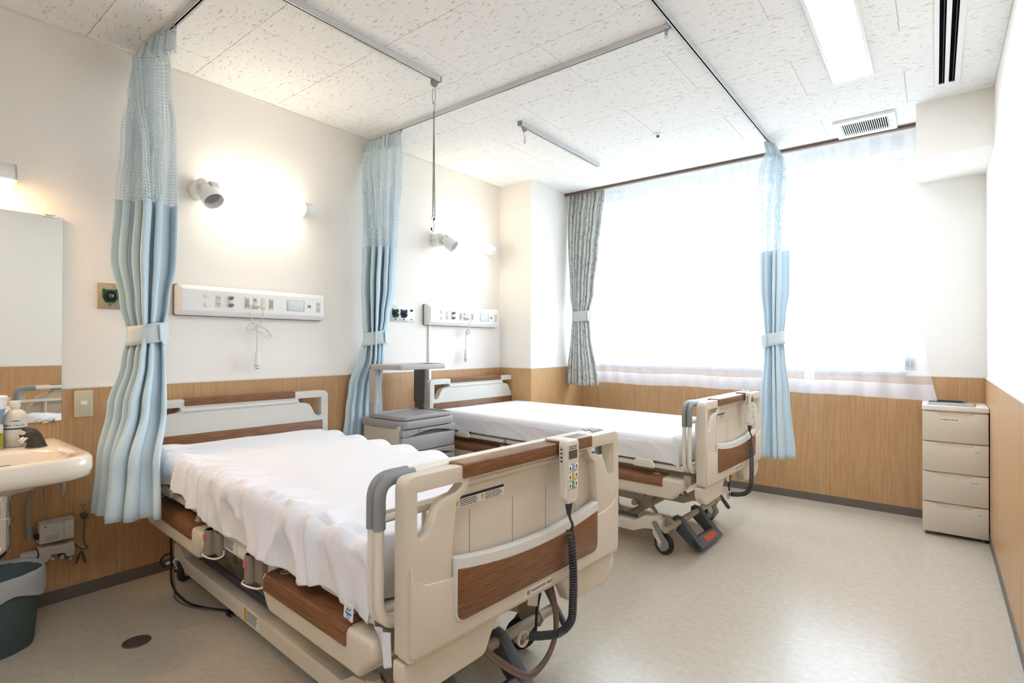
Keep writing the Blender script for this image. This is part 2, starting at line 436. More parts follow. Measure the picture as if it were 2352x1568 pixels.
# ------------------------------------------------------------------ hospital beds
def make_bed(fr, dz, label, which, pdy, stop_y):
    bed = thing('hospital_bed', label, 'bed', (0, 0, 0), 'electric hospital beds', frame=fr)
    def U(nm, bm, mt, par=None, **k): return obj(nm, bm, mt, par or bed, dz=dz, **k)
    # ---- footboard
    HW = .458
    def mir(p): return [(-a, b_) for a, b_ in reversed(p)]
    opn = [(-.428, .786), (-.294, .786), (-.288, .779), (-.292, .769), (-.305, .760), (-.334, .757), (-.355, .748), (-.370, .728), (-.381, .703), (-.394, .684), (-.411, .675), (-.428, .684)]
    recess = [(-.318, .455), (-.324, .60), (-.318, .66), (-.308, .738), (-.278, .760), (-.262, .788), (.262, .788), (.278, .760), (.308, .738), (.318, .66), (.324, .60), (.318, .455)]
    outer = rnd([(-HW, .405), (HW, .405), (HW+.004, .60), (HW, .824), (-HW, .824), (-HW-.004, .60)], [.02, .02, .3, .03, .03, .3], 5)
    fb = U('footboard', plate(B(), 'x', 2.038, 2.07, outer, [opn, mir(opn), recess]), beige_m, bevel=.007, seg=3, bang=40)
    # back panel of the recess with slim vertical grooves
    for s in (-1, 1):
        pts = rnd([(s*.426, .412), (s*HW, .412), (s*HW, .822), (s*.284, .822), (s*.284, .788), (s*.426, .788)], [.01, .012, .03, .004, .004, .004])
        U('end_post', plate(B(), 'x', 2.024, 2.064, pts if s > 0 else list(reversed(pts))), beige_m, fb, bevel=.008, seg=3, bang=40)
    pan = U('recess_panel', plate(B(), 'x', 2.028, 2.040, [(-.335, .44), (.335, .44), (.326, .735), (.275, .775), (.272, .795), (-.272, .795), (-.275, .775), (-.326, .735)]), beige_m, fb)
    for gy in (-.235, -.068, .083, .235): U('groove', bx(2.0398, 2.0404, gy-.0012, gy+.0012, .56, .70), mat('groove_line', '#a3957f', .7), pan, smooth=False)
    U('bead', tb([(2.042, -.27, .774), (2.042, .27, .774)], .011, 10), beige_m, pan)
    U('grip', plate(B(), 'x', 2.016, 2.075, rrect(-.288, .288, .792, .829, .006)), brown_m, fb, bevel=.012, seg=4)
    # lower skirt, cut away in the middle
    for s in (-1, 1):
        pts = rnd([(.455, .40), (.455, .345), (.40, .305), (.19, .312), (.165, .36), (.13, .40)], [0, .03, .05, .03, .03, 0])
        pts = [(s*a, b_) for a, b_ in pts]
        if s < 0: pts.reverse()
        U('skirt', plate(B(), 'x', 2.012, 2.056, pts, []), beige_m, fb, bevel=.008, seg=3, bang=40)
    lp = rnd([(-.449, .414), (.449, .414), (.449, .628), (.436, .590), (.405, .570), (.33, .560), (-.33, .560), (-.405, .570), (-.436, .590), (-.449, .628)], [.015, .015, .002, .03, .03, .01, .01, .03, .03, .002], 4)
    U('lower_panel', plate(B(), 'x', 2.062, 2.0745, lp), beige_m, fb, bevel=.004, seg=3, bang=35)
    # pocket: pale rim and wood front
    def sag(y, base): return base-.030*(1-(y/.315)**2)
    n = 16
    top = [(.318-.636*i/n, sag(.318-.636*i/n, .606)) for i in range(n+1)]
    wt = [(.311-.622*i/n, sag(.311-.622*i/n, .580)) for i in range(n+1)]
    rim = U('pocket_rim', plate(B(), 'x', 2.050, 2.0785, rnd([(-.318, .4455), (.318, .4455)]+top, [.03, .03]+[0]*(n+1))), rim_m, fb, bevel=.004)
    U('pocket_wood', plate(B(), 'x', 2.054, 2.0805, rnd([(-.311, .4495), (.311, .4495)]+wt, [.028, .028]+[0]*(n+1))), brown_m, rim, bevel=.002, bang=40)
    lab = U('maker_label', bx(2.0735, 2.0752, -.052, .066, .4185, .4385), paper_m, fb, bevel=.0005)
    lab2 = text('maker_print', 'PARAMOUNT BED', .0115, ink_m, lab, frame4((2.0754, .021, .4285+dz), (0, 1, 0), (0, 0, 1)))
    U('maker_mark', strips('x', 2.0750, -.046, -.028, .4225, .4345, 3, .55, 3), ink_m, lab, smooth=False)
    wn = U('warning_label', bx(2.0402, 2.0412, -.288, -.104, .712, .741), paper_m, fb)
    U('warning_band', bx(2.0410, 2.0416, -.286, -.106, .7335, .7405), ink_m, wn, smooth=False)
    bmw = strips('x', 2.0410, -.270, -.200, .713, .732, 4, .4, 5); b2 = strips('x', 2.0410, -.178, -.108, .713, .732, 4, .4, 6)
    for b_ in (bmw, b2): U('warning_print', b_, ink_m, wn, smooth=False)
    for y_ in (-.285, -.193): U('warning_icon', bx(2.0410, 2.0416, y_, y_+.009, .718, .730), yellow_m, wn, smooth=False)
    # ---- headboard
    HH = .49; dh = .022
    opn2 = [(a*1.045, b_+dh) for a, b_ in opn]
    outer2 = rnd([(-HH, .44), (HH, .44), (HH, .846), (-HH, .846)], [.02, .02, .035, .035], 5)
    hb = U('headboard', plate(B(), 'x', .008, .058, outer2, [opn2, mir(opn2)]), rim_m, bevel=.007, seg=3, bang=40)
    U('grip', plate(B(), 'x', .004, .064, rrect(-.284, .284, .813, .850, .006)), brown_m, hb, bevel=.012, seg=4)
    U('head_band', plate(B(), 'x', .05, .062, rrect(-.455, .455, .47, .672, .004)), brown_m, hb, bevel=.003)
    U('head_bead', tb([(.056, -.30, .792), (.056, .30, .792)], .012, 10), rim_m, hb)
    sock_m = mat('socket_grey', '#938b7d', .45)
    # ---- side aprons: beige shell, walnut cover, rings
    for s in (-1, 1):
        for x0, x1 in ((.17, .885), (1.375, 1.965)):
            def yy(a): return s*a
            shell = rnd([(x0+.03, .335), (x0, .375), (x0, .425), (x1, .425), (x1+.0, .375), (x1-.05, .335), (x1-.06, .318), (x0+.05, .318)], [.02, .02, .02, .02, .03, .02, .02, .02])
            y0, y1 = sorted((s*.388, s*.4765))
            ap = U('apron', plate(B(), 'y', y0, y1, shell), beige_m, bevel=.015, seg=3, bang=40)
            ca, cb = (x0+.02, x1-.11) if x0 < 1 else (x0+.025, x1-.11)
            bmc = B()
            prof = [(.392, .4315), (.455, .4315), (.472, .427), (.4815, .414), (.4815, .380), (.4775, .380), (.4775, .41), (.46, .4275), (.392, .4275)]
            plate(bmc, 'x', ca, cb, [(s*a, b_) for a, b_ in (prof if s > 0 else reversed(prof))])
            cv = U('apron_cover', bmc, brownx_m, ap)
            for cxr in (ca+.045, cb-.05):
                U('ring', lt([(.0165, .4315), (.0165, .4335), (.0125, .4335), (.0125, .426)], (cxr, s*.432, 0), 'z', 20, cap=False), rim_m, cv)
                U('ring_plug', lt([(.0127, .430), (.0127, .4319)], (cxr, s*.432, 0), 'z', 18), mat('ring_grey', '#b4aca0', .5), cv)
        # side bar between the aprons with rail sockets
        y0, y1 = sorted((s*.415, s*.443))
        sb = U('side_bar', bx(.86, 1.40, y0, y1, .392, .448), cream_m, bevel=.004)
        ys = s*.4432
        U('caution_label', bx(.985, 1.10, min(ys, ys+s*.0006), max(ys, ys+s*.0006), .40, .438), paper_m, sb, smooth=False)
        U('caution_print', strips('y', ys+s*.0006 if s > 0 else ys-.0011, 1.005, 1.095, .402, .436, 5, .4, 9), ink_m, sb, smooth=False)
        U('caution_label', bx(1.12, 1.20, min(ys, ys+s*.0006), max(ys, ys+s*.0006), .405, .436), paper_m, sb, smooth=False)
        for xs in (.925, 1.272):
            so = U('rail_socket', lathe(B(), [(.0, .362), (.0185, .362), (.0195, .366), (.0195, .448), (.0185, .451), (.0, .451)], (xs, s*.464, 0), 'z', 20), sock_m)
            U('socket_wing', bx(xs+.010, xs+.075, min(s*.438, s*.462), max(s*.438, s*.462), .366, .449), sock_m, so, bevel=.006)
            U('socket_hole', lt([(.0145, .4505), (.0145, .4518)], (xs, s*.464, 0), 'z', 16), void_m, so)
            U('socket_sticker', bx(xs-.013, xs+.010, min(s*.4795, s*.4842), max(s*.4795, s*.4842), .412, .434), pink_m, so, smooth=False)
            U('socket_clip', tb(cr([(xs-.03, s*.47, .362), (xs-.01, s*.486, .359), (xs+.06, s*.472, .36), (xs+.085, s*.452, .372), (xs+.085, s*.448, .39)], 4), .0032, 6), cream_m, so)
    # ---- mattress platform (sections with raised tabs) and subframe
    for i, (a, b_) in enumerate(((.09, .74), (.76, 1.08), (1.10, 1.40), (1.42, 1.958))):
        ps = U('platform_section', bx(a, b_, -.447, .447, .462, .488), cream_m, bevel=.006)
        for s in (-1, 1):
            if i in (0, 3):
                xm = a+.30 if i == 0 else a+.33
                U('mattress_stop', plate(B(), 'y', min(s*stop_y, s*(stop_y+.014)), max(s*stop_y, s*(stop_y+.014)), rnd([(xm-.07, .466), (xm+.07, .466), (xm+.045, .508), (xm-.045, .508)], .018)), cream_m, ps, bevel=.003)
                if stop_y > .45: U('stop_foot', bx(xm-.05, xm+.05, min(s*.44, s*(stop_y+.006)), max(s*.44, s*(stop_y+.006)), .467, .479), cream_m, ps, bevel=.002)
    for s in (-1, 1):
        U('subframe_rail', bx(.12, 1.98, min(s*.26, s*.30), max(s*.26, s*.30), .395, .45), metal_m, bevel=.003)
    for xx in (.14, .70, 1.35, 1.95): U('subframe_cross', bx(xx, xx+.04, -.44, .44, .40, .445), metal_m, bevel=.003)
    for s in (-1, 1): U('rail_holder', bx(1.957, 2.016, min(s*.27, s*.34), max(s*.27, s*.34), .438, .4625), MATS['socket_grey'], bevel=.003)
    U('foot_bracket', bx(1.955, 2.038, -.30, .30, .405, .44), mat('bracket_grey', '#8a8177', .5), bevel=.004)
    U('head_bracket', bx(.058, .12, -.30, .30, .36, .44), MATS['bracket_grey'], bevel=.004)
    U('actuator', tb([(.95, .05, .40), (1.30, .05, .35)], .03, 12), dgry_m)
    U('motor', bx(.78, .95, -.02, .12, .33, .43), dgry_m, bevel=.015, seg=3)
    U('control_box', bx(1.05, 1.30, -.22, -.08, .36, .43), dgry_m, bevel=.01)
    # ---- base
    for s in (-1, 1):
        y0, y1 = sorted((s*.318, s*.362))
        rail = [(.33, .092), (1.63, .092), (1.69, .118), (1.735, .125), (1.80, .125), (1.80, .188), (1.76, .200), (1.70, .190), (1.64, .153), (.32, .153), (.28, .185), (.22, .198), (.18, .188), (.18, .125), (.24, .125), (.28, .115)]
        br = obj('base_rail', plate(B(), 'y', y0, y1, rnd(rail, .012, 3)), cream_m, bed, bevel=.004)
        obj('rail_pipe', tb([(.36, s*.296, .152), (1.62, s*.296, .152)], .012, 10), dgry_m, br)
        obj('rail_label', bx(.975, 1.10, min(s*.362, s*.3628), max(s*.362, s*.3628), .101, .146), paper_m, br, smooth=False)
        obj('rail_label_mark', bx(.975, .992, min(s*.3622, s*.3632), max(s*.3622, s*.3632), .101, .146), mat('amber', '#d99a2b', .6), br, smooth=False)
        obj('rail_label_print', strips('y', (s*.3630 if s > 0 else s*.3634), .998, 1.095, .103, .144, 5, .35, 11), ink_m, br, smooth=False)
    for xx in (.42, 1.52): obj('base_cross', tb([(xx, -.33, .125), (xx, .33, .125)], .02, 12), metal_m, bed)
    # lifting linkage at both ends
    for s in (-1, 1):
        for xa in (.52, 1.44):
            y0, y1 = sorted((s*.24, s*.252))
            lk = obj('lift_arm', plate(B(), 'y', y0, y1, rnd([(xa-.02, .10), (xa+.10, .10), (xa+.035, .19), (xa+.03, .262), (xa-.022, .262), (xa-.03, .19)], .014)), metal_m, bed, bevel=.002)
            obj('pivot', tb([(xa, y0-.006, .245), (xa, y1+.006, .245)], .016, 14), steel_m, lk)
            y0, y1 = sorted((s*.228, s*.240))
            obj('link_bar', plate(B(), 'y', y0, y1, rnd([(xa-.02, .228), (xa+.20, .225), (xa+.24, .235), (xa+.24, .275), (xa+.10, .295), (xa-.02, .268)], .012)), metal_m, lk, bevel=.002)
            obj('link_hook', plate(B(), 'y', y0-.014*s, y1-.014*s, rnd([(xa+.13, .265), (xa+.20, .265), (xa+.27, .175), (xa+.265, .165), (xa+.22, .195), (xa+.15, .19), (xa+.13, .22)], .008)), metal_m, lk, bevel=.002)
            obj('lift_post', bx(xa+.16, xa+.20, min(s*.222, s*.262), max(s*.222, s*.262), .26, .42+dz), metal_m, lk, bevel=.003)
    for xa in (.66, 1.58): obj('torque_tube', tb([(xa, -.26, .215), (xa, .26, .215)], .018, 12), metal_m, bed)
    obj('drive_rod', tb([(.60, .0, .235), (1.64, .0, .235)], .012, 10), dgry_m, bed)
    # ---- casters
    for i, (px, s, ang) in enumerate(((1.77, -1, which[0]), (1.77, 1, which[1]), (.21, -1, which[2]), (.21, 1, which[3]))):
        py = s*.34
        st = obj('caster', lt([(.021, .118), (.024, .122), (.024, .17), (.019, .205), (.0, .207)], (px, py, 0), 'z', 18), cream_m, bed)
        c = Vector((px, py, 0)); R = Matrix.Rotation(ang, 4, 'Z')
        def sw(bm):
            bm.transform(Matrix.Translation(c) @ R); return bm
        wh = sw(lt([(.016, -.014), (.046, -.014), (.055, -.010), (.058, 0), (.055, .010), (.046, .014), (.016, .014)], (.035, 0, .058), 'y', 28))
        obj('wheel', wh, rubber_m, st)
        obj('hub', sw(lt([(.012, -.0155), (.036, -.0155), (.04, -.012), (.04, .012), (.036, .0155), (.012, .0155)], (.035, 0, .058), 'y', 24)), mat('hub_grey', '#b3a79a', .5), st)
        fk = B()
        for d in (-1, 1):
            plate(fk, 'y', d*.0175 if d > 0 else -.0235, d*.0235 if d > 0 else -.0175, rnd([(.022, .045), (.048, .045), (.052, .07), (.022, .125), (-.022, .125), (-.024, .105)], .01))
        box(fk, -.022, .022, -.0235, .0235, .116, .126)
        obj('fork', sw(fk), cream_m, st, bevel=.002)
        obj('axle', sw(tb([(.035, -.027, .058), (.035, .027, .058)], .007, 10)), steel_m, st)
        if px > 1:
            lv = B(); plate(lv, 'y', -.034, -.025, rnd([(-.02, .17), (.0, .176), (.075, .075), (.085, .055), (.04, .022), (.026, .035), (.05, .062), (-.018, .155)], .008))
            obj('brake_lever', sw(lv), gry_m, st, bevel=.002)
    obj('brake_tube', tb([(1.835, -.40, .150), (1.835, .40, .150)], .0175, 14), metal_m, bed)
    for s in (-1, 1):
        obj('tube_bracket', plate(B(), 'y', min(s*.30, s*.312), max(s*.30, s*.312), rnd([(1.75, .115), (1.845, .118), (1.862, .15), (1.84, .178), (1.78, .20), (1.74, .19)], .01)), metal_m, bed, bevel=.002)
        if s > 0: obj('brake_arm', plate(B(), 'y', min(s*.385, s*.398), max(s*.385, s*.398), rnd([(1.775, .235), (1.795, .243), (1.905, .105), (1.90, .09), (1.885, .095)], .008)), dgry_m, bed, bevel=.003)
    # pedal
    pe = None
    for y0, y1 in ((-.17, -.125), (.085, .13)):
        pd = plate(B(), 'y', y0+pdy, y1+pdy, rnd([(1.80, .178), (1.845, .168), (1.940, .066), (1.962, .040), (1.945, .026), (1.90, .032), (1.80, .118)], .012))
        o_ = obj('foot_pedal' if pe is None else 'pedal_arm', pd, slate_m, pe or bed, bevel=.004); pe = pe or o_
    obj('pedal_tread', plate(B(), 'y', -.17+pdy, .13+pdy, rnd([(1.895, .064), (1.925, .076), (1.972, .038), (1.968, .022), (1.925, .022)], .008)), slate_m, pe, bevel=.004)
    a = turn(bx(1.933, 1.965, -.085+pdy, .075+pdy, .0575, .0592), math.radians(39), 'Y', (1.949, 0, .058))
    obj('pedal_strip', a, orange_m, pe, smooth=False)
    # hanging label and cable under the foot end
    U('cable_stub', tb(cr([(1.99, .12, .40), (2.0, .11, .36), (1.995, .10, .31), (2.0, .09, .27), (2.0, .085, .235)], 5), .0045, 8), black_m)
    U('cable_tag', plate(B(), 'x', 1.996, 1.998, rnd([(.05, .335), (.10, .315), (.105, .365), (.055, .375)], .004)), paper_m)
    return bed
BEDN = (.031, 1.365, -.055); BEDF = (.062, 3.19, -.04)
bedn = make_bed(BEDN, 0, 'electric hospital bed with wrinkled white sheet standing beside the washbasin', (-1.4, -2.3, 2.4, 1.9), .0, .440)
bedf = make_bed(BEDF, .018, 'electric hospital bed with smooth flat sheet standing under the window', (-.15, 1.2, 2.8, .6), -.06, .4655)

# detachable side rails stored behind the footboards
def side_rail(fr, xr, dz, label, grp):
    t = thing('side_rail', label, 'bed rail', (xr, 0, .455+dz), grp, frame=fr)
    o = ORG[t.name]
    def U(nm, bm, mt, p=None): return obj(nm, bm, mt, p or t, dz=dz)
    k = .0105
    path = rnd([(-.482, .47), (.482, .47), (.482, .812), (-.482, .812)], [.07, .07, .055, .055], 7)
    U('frame', tb([(xr, p, q) for p, q in path], k, 10, closed=True, ell=(1.0, 1.15)), cream_m)
    U('middle_bar', tb([(xr, -.475, .722), (xr, .475, .722)], .0095, 10), cream_m)
    for y in (-.33, -.17, .0, .17, .33): U('baluster', tb([(xr, y, .47), (xr, y, .722)], .007, 8), cream_m)
    for s in (-1, 1):
        corner = rnd([(s*.385, .812), (s*.482, .812), (s*.482, .700)], [0, .055, 0], 7)
        U('corner_grip', tb([(xr, p, q) for p, q in corner], [.0135+.003*0 for _ in corner], 12, ell=(1.15, .9)), gry_m)
for fr, dz, nm in ((BEDN, 0, 'the bed beside the washbasin'), (BEDF, .018, 'the bed under the window')):
    side_rail(fr, 2.000, dz, 'cream bed rail with grey corners, against the footboard of '+nm, 'side rails stored at the bed ends')
    side_rail(fr, 1.9735, dz, 'cream bed rail with grey corners, against the sheet of '+nm, 'side rails stored at the bed ends')

# handset remotes with coiled cables, hung on the footboards
def remote(fr, dz, label, yc, zend):
    t = thing('bed_remote', label, 'remote control', (2.09, yc, .64+dz), 'bed remotes', frame=fr)
    def U(nm, bm, mt, p=None, **k): return obj(nm, bm, mt, p or t, dz=dz, **k)
    y = yc
    body = plate(B(), 'x', 2.080, 2.108, rnd([(y-.020, .648), (y+.020, .648), (y+.033, .668), (y+.031, .73), (y+.035, .772), (y+.036, .826), (y+.03, .838), (y-.03, .838), (y-.036, .826), (y-.035, .772), (y-.031, .73), (y-.033, .668)], .012))
    h = U('handset', body, cream_m, bevel=.006, seg=3, bang=40)
    U('hook', bx(2.02, 2.09, y-.026, y+.026, .8305, .838), cream_m, h, bevel=.003)
    U('face', plate(B(), 'x', 2.107, 2.109, rnd([(y-.022, .668), (y+.022, .668), (y+.027, .78), (y+.029, .825), (y-.029, .825), (y-.027, .78)], .006)), mat('remote_face', '#dcd8cf', .4), h)
    U('screen', bx(2.1088, 2.1098, y-.021, y+.021, .783, .808), lcd_m, h)
    U('print', strips('x', 2.1088, y-.02, y+.02, .81, .822, 2, .4, 21), ink_m, h, smooth=False)
    for i, (z, cm) in enumerate(((.757, blue_m), (.731, yellow_m), (.705, green_m))):
        U('button_panel', bx(2.1088, 2.1094, y-.013, y+.013, z-.012, z+.011), cm, h, smooth=False)
        for s, d in ((-1, -1), (1, 1)):
            b_ = U('button', bx(2.1088, 2.1105, y+s*.0155-.009, y+s*.0155+.009, z+s*.001-.009, z+s*.001+.009), paper_m, h, bevel=.001)
            yc2, zc = y+s*.0155, z+s*.001
            ar = B(); plate(ar, 'x', 2.1104, 2.1109, [(yc2-.005, zc+d*.0005), (yc2, zc+d*.006), (yc2+.005, zc+d*.0005), (yc2+.0015, zc+d*.0005), (yc2+.0015, zc-d*.006), (yc2-.0015, zc-d*.006), (yc2-.0015, zc+d*.0005)])
            U('arrow', ar, ink_m, b_, smooth=False)
    for i in range(4): U('vent_dot', bx(2.09, 2.096, y-.0375, y-.035, .775+.012*i, .779+.012*i), ink_m, h, smooth=False)
    U('strain_relief', lt([(.012, .65), (.011, .638), (.006, .612)], (2.094, y, 0), 'z', 14), cable_m, h)
    U('straight_cable', tb(cr([(2.094, y, .616), (2.098, y+.002, .600), (2.104, y+.006, .58), (2.094, y+.01, .562)], 5), .0042, 8), cable_m, h)
    # coil: helix around a hanging axis
    axis = cr([(2.094, y+.008, .565), (2.098, y+.013, .50), (2.1, y+.016, .42), (2.1, y+.014, .345), (2.098, y+.006, .290), (2.08, y-.025, .262), (2.05, y-.065, .258), (2.025, y-.10, .262)], 18)
    Ln = [0]
    for a, b_ in zip(axis, axis[1:]): Ln.append(Ln[-1]+(b_-a).length)
    tot = Ln[-1]; turns = 54; hp = []; steps = turns*8
    for i in range(steps+1):
        s_ = i/steps; sl = s_**.82*tot
        j = 0
        while j < len(Ln)-2 and Ln[j+1] < sl: j += 1
        f = (sl-Ln[j])/max(1e-6, Ln[j+1]-Ln[j]); p = axis[j].lerp(axis[j+1], f)
        tg = (axis[min(j+2, len(axis)-1)]-axis[max(j-1, 0)]).normalized()
        n1 = tg.cross(Vector((1, 0, 0)) if abs(tg.x) < .8 else Vector((0, 0, 1))).normalized(); n2 = tg.cross(n1)
        a = 2*PI*turns*s_; hp.append(p+n1*(.0105*math.cos(a))+n2*(.0105*math.sin(a)))
    U('coiled_cable', tb(hp, .0032, 5), cable_m, h)
    U('ring_clip', tb([(2.02, y-.125+.021*math.cos(a), .262+.021*math.sin(a)) for a in [2*PI*(.06+.86*i/20) for i in range(21)]], .0032, 6, ell=(.7, 1.9)), cream_m, h)
remote(BEDN, 0, 'cream handset with coiled grey cable on the footboard of the bed beside the washbasin', .128, .26)
remote(BEDF, .018, 'cream handset with coiled grey cable on the footboard of the bed under the window', .15, .26)

# ------------------------------------------------------------------ mattresses and sheets
def mattress(fr, dz, label, top):
    t = thing('mattress', label, 'mattress', (1.03, 0, .489+dz), 'mattresses', frame=fr)
    obj('cover', plate(B(), 'z', .4872, top, rrect(.11, 1.90, -.425, .425, .03)), mat('mattress_white', '#e6e4e2', .8), t, bevel=.02, seg=4, dz=dz)
    tg = obj('piping', tb([(p, q, .500) for p, q in rrect(.108, 1.902, -.427, .427, .03)], .004, 6, closed=True), MATS['mattress_white'], t, dz=dz)
mattress(BEDN, 0, 'white mattress under the wrinkled sheet beside the washbasin', .614)
mattress(BEDF, .018, 'white mattress under the smooth sheet below the window', .6265)

def lerp(a, b, t): return a+(b-a)*t
def interp(tab, x):
    if x <= tab[0][0]: return tab[0][1:]
    for p, q in zip(tab, tab[1:]):
        if x <= q[0]:
            f = (x-p[0])/(q[0]-p[0]); f = f*f*(3-2*f)
            return [lerp(a, b, f) for a, b in zip(p[1:], q[1:])]
    return tab[-1][1:]
def nz(x, y, z=0): return noise.noise(Vector((x, y, z)))
def ridge(x, y, z=0):
    r = 1-abs(noise.noise(Vector((x, y, z))))*2.2
    return r if r < .3 else .3+(r-.3)*1.35
def bedsheet(fr, dz, label, wrinkled):
    t = thing('bed_sheet', label, 'sheet', (1.03, 0, .62+dz), 'bed sheets', frame=fr)
    bm = B(); NX, ztop = 300, .630
    if wrinkled: hemL = [(.09, .535), (.35, .52), (.55, .530), (.80, .50), (.96, .468), (1.15, .462), (1.37, .475), (1.6, .46), (1.74, .482), (1.85, .468), (1.93, .455)]
    else: hemL = [(.09, .505), (1.0, .50), (1.93, .500)]
    XA, XB = .075, 1.93; rows = []
    for i in range(NX+1):
        u = i/NX; x = XA+(XB-XA)*u
        hl = interp(hemL, x)[0]; hr = .52
        row = []
        # arc-length pieces: left side, edge, top, edge, right side, as (y, z, region)
        prof = []
        for j in range(26): q = j/25; prof.append((-.452, lerp(hl, ztop-.035, q), 's', q))
        for j in range(1, 9): a = PI/2*j/9; prof.append((-.417-.035*math.cos(a), ztop-.035+.035*math.sin(a), 'e', a))
        for j in range(60): q = j/59; prof.append((lerp(-.417, .417, q), ztop, 't', q))
        for j in range(1, 9): a = PI/2*j/9; prof.append((.417+.035*math.sin(a), ztop-.035+.035*math.cos(a), 'r', a))
        for j in range(10): q = j/9; prof.append((.452, lerp(ztop-.035, hr, q), 'z', q))
        # slope away at both ends
        ed = max(0, 1-(x-XA)/.05); ef = max(0, 1-(XB-x)/.05)
        drop = .05*(1-math.sqrt(max(0, 1-ed*ed)))+.05*(1-math.sqrt(max(0, 1-ef*ef)))
        for (y, z, rg, q) in prof:
            dx = dy = dzz = 0
            if wrinkled:
                if rg == 't':
                    el = max(0, 1-(q*.834)/.14); er = max(0, 1-((1-q)*.834)/.10)
                    dzz = .0045*nz(x*3.2, y*3.2)+.0016*ridge(x*9+y*3, y*5)
                    # pinched folds running in from the left edge
                    dzz += el*(.020*ridge(x*7.5+.6*y, y*2.5+3)-.012+.008*ridge(x*17-1.5*y, y*5+9))
                    dzz += er*(.009*math.sin(x*2*PI/.215)-.006)
                elif rg in 'es':
                    w = .55+.45*(1-q) if rg == 's' else 1
                    f1 = ridge(x*7.5+.6*y+.25*(z-.6)*7, 3+(z-.6)*4); f2 = ridge(x*17+(z-.6)*6, 9+(z-.6)*6)
                    dy = -(.020*f1-.006+.007*f2)*(1 if rg == 's' else .8)
                    if rg == 's': dy -= .018*(1-q)*(.6+.6*math.sin(x*9.2+1.2))
                    else: dzz = .020*f1-.012+.008*f2
                    if rg == 's': dzz = .010*(1-q)*nz(x*6, 4)
                    dx = .006*nz(x*9, z*9, 4)
                else:
                    dy = .008*math.sin(x*2*PI/.215)+.004*nz(x*8, z*8); dzz = (.009*math.sin(x*2*PI/.215)-.006) if rg == 'r' else 0
            else:
                if rg == 't': dzz = .0018*nz(x*3, y*3)+.0012*ridge(x*4, y*2+.3*x)
                elif rg in 's':
                    dy = -.004*ridge(x*6+z*9, z*7)-.004*nz(x*4, z*12)-.006*(1-q)*nz(x*3, 1)
                elif rg in 'z': dy = .004*nz(x*5, z*10)
            k = 1 if z > .55 else max(0, (z-.45)/.10)
            zz = z+dzz-drop*k
            yf = y+dy
            if rg == 's' and wrinkled:
                lo = min(1, max(0, (.56-zz)/.04)); fl = min(1, max(0, (x-1.78)/.08))
                yf = lerp(yf, -.452+(yf+.452)*.4, fl); yf = lerp(yf, min(yf, -.4585), lo)
            elif rg == 's': yf = max(yf, -.4640)
            elif rg == 'z' and not wrinkled: yf = min(yf, .4640)
            elif rg == 'z': yf = lerp(yf, max(yf, .4585), min(1, max(0, (.56-zz)/.04)))
            row.append(bm.verts.new((x+dx, yf, zz)))
        rows.append(row)
    for a, b_ in zip(rows, rows[1:]):
        for j in range(len(a)-1): bm.faces.new((a[j], b_[j], b_[j+1], a[j+1]))
    # tucked end flaps
    for row, s in ((rows[0], -1), (rows[-1], 1)):
        fl = [bm.verts.new((v.co.x+s*.004, v.co.y*.99, max(.495, v.co.z-.09))) for v in row]
        for j in range(len(row)-1):
            f = (row[j], row[j+1], fl[j+1], fl[j]); bm.faces.new(f if s > 0 else tuple(reversed(f)))
    bmesh.ops.recalc_face_normals(bm, faces=bm.faces)
    o = obj('sheet_cloth', bm, sheet_m, t, ang=180, dz=dz)
    so = o.modifiers.new('thickness', 'SOLIDIFY'); so.thickness = .0012; so.offset = 1
    if wrinkled:
        # loose corner hanging down by the rails, and the printed corner tag
        bm = B(); g = []
        for i in range(33):
            u = i/32; r_ = []
            for j in range(17):
                v = j/16; x = lerp(1.912, 2.008, u); dn_ = min(1, max(0, (x-1.955)/.02)); zb_ = lerp(.452, .378+.006*math.sin(u*6), dn_)
                zt_ = lerp(.535, .458, min(1, max(0, (x-1.944)/.012))); z = lerp(zt_, min(zb_, zt_-.004), v); x = max(x, 1.9705) if z < .445 else x; y = -.4605-.0045*math.sin(u*16+1)+.004*v
                r_.append(bm.verts.new((x, y, z)))
            g.append(r_)
        for a, b_ in zip(g, g[1:]):
            for j in range(16): bm.faces.new((a[j], b_[j], b_[j+1], a[j+1]))
        bmesh.ops.recalc_face_normals(bm, faces=bm.faces)
        c = obj('hanging_corner', bm, sheet_m, t, ang=180); m_ = c.modifiers.new('thickness', 'SOLIDIFY'); m_.thickness = .0015
        tg = obj('corner_tag', plate(B(), 'y', -.4805, -.4790, rnd([(1.848, .452), (1.888, .448), (1.892, .488), (1.852, .493)], .004)), mat('tag_cloth', '#e6eef4', .8), t)
        obj('tag_mark', tb(cr([(1.862, -.4812, .470), (1.868, -.4812, .480), (1.874, -.4812, .474), (1.882, -.4812, .481)], 4), .0013, 5), blueink_m, tg)
        obj('tag_ring', tb([(1.869+.006*math.cos(a*PI/6), -.4812, .458+.006*math.sin(a*PI/6)) for a in range(12)], .0009, 5, closed=True), blueink_m, tg)
        obj('tag_letters', strips('y', -.4812, 1.858, 1.886, .463, .469, 1, .7, 4), blueink_m, tg, smooth=False)
bedsheet(BEDN, 0, 'wrinkled white sheet draped over the mattress beside the washbasin', True)
bedsheet(BEDF, .018, 'smooth white fitted sheet on the mattress under the window', False)

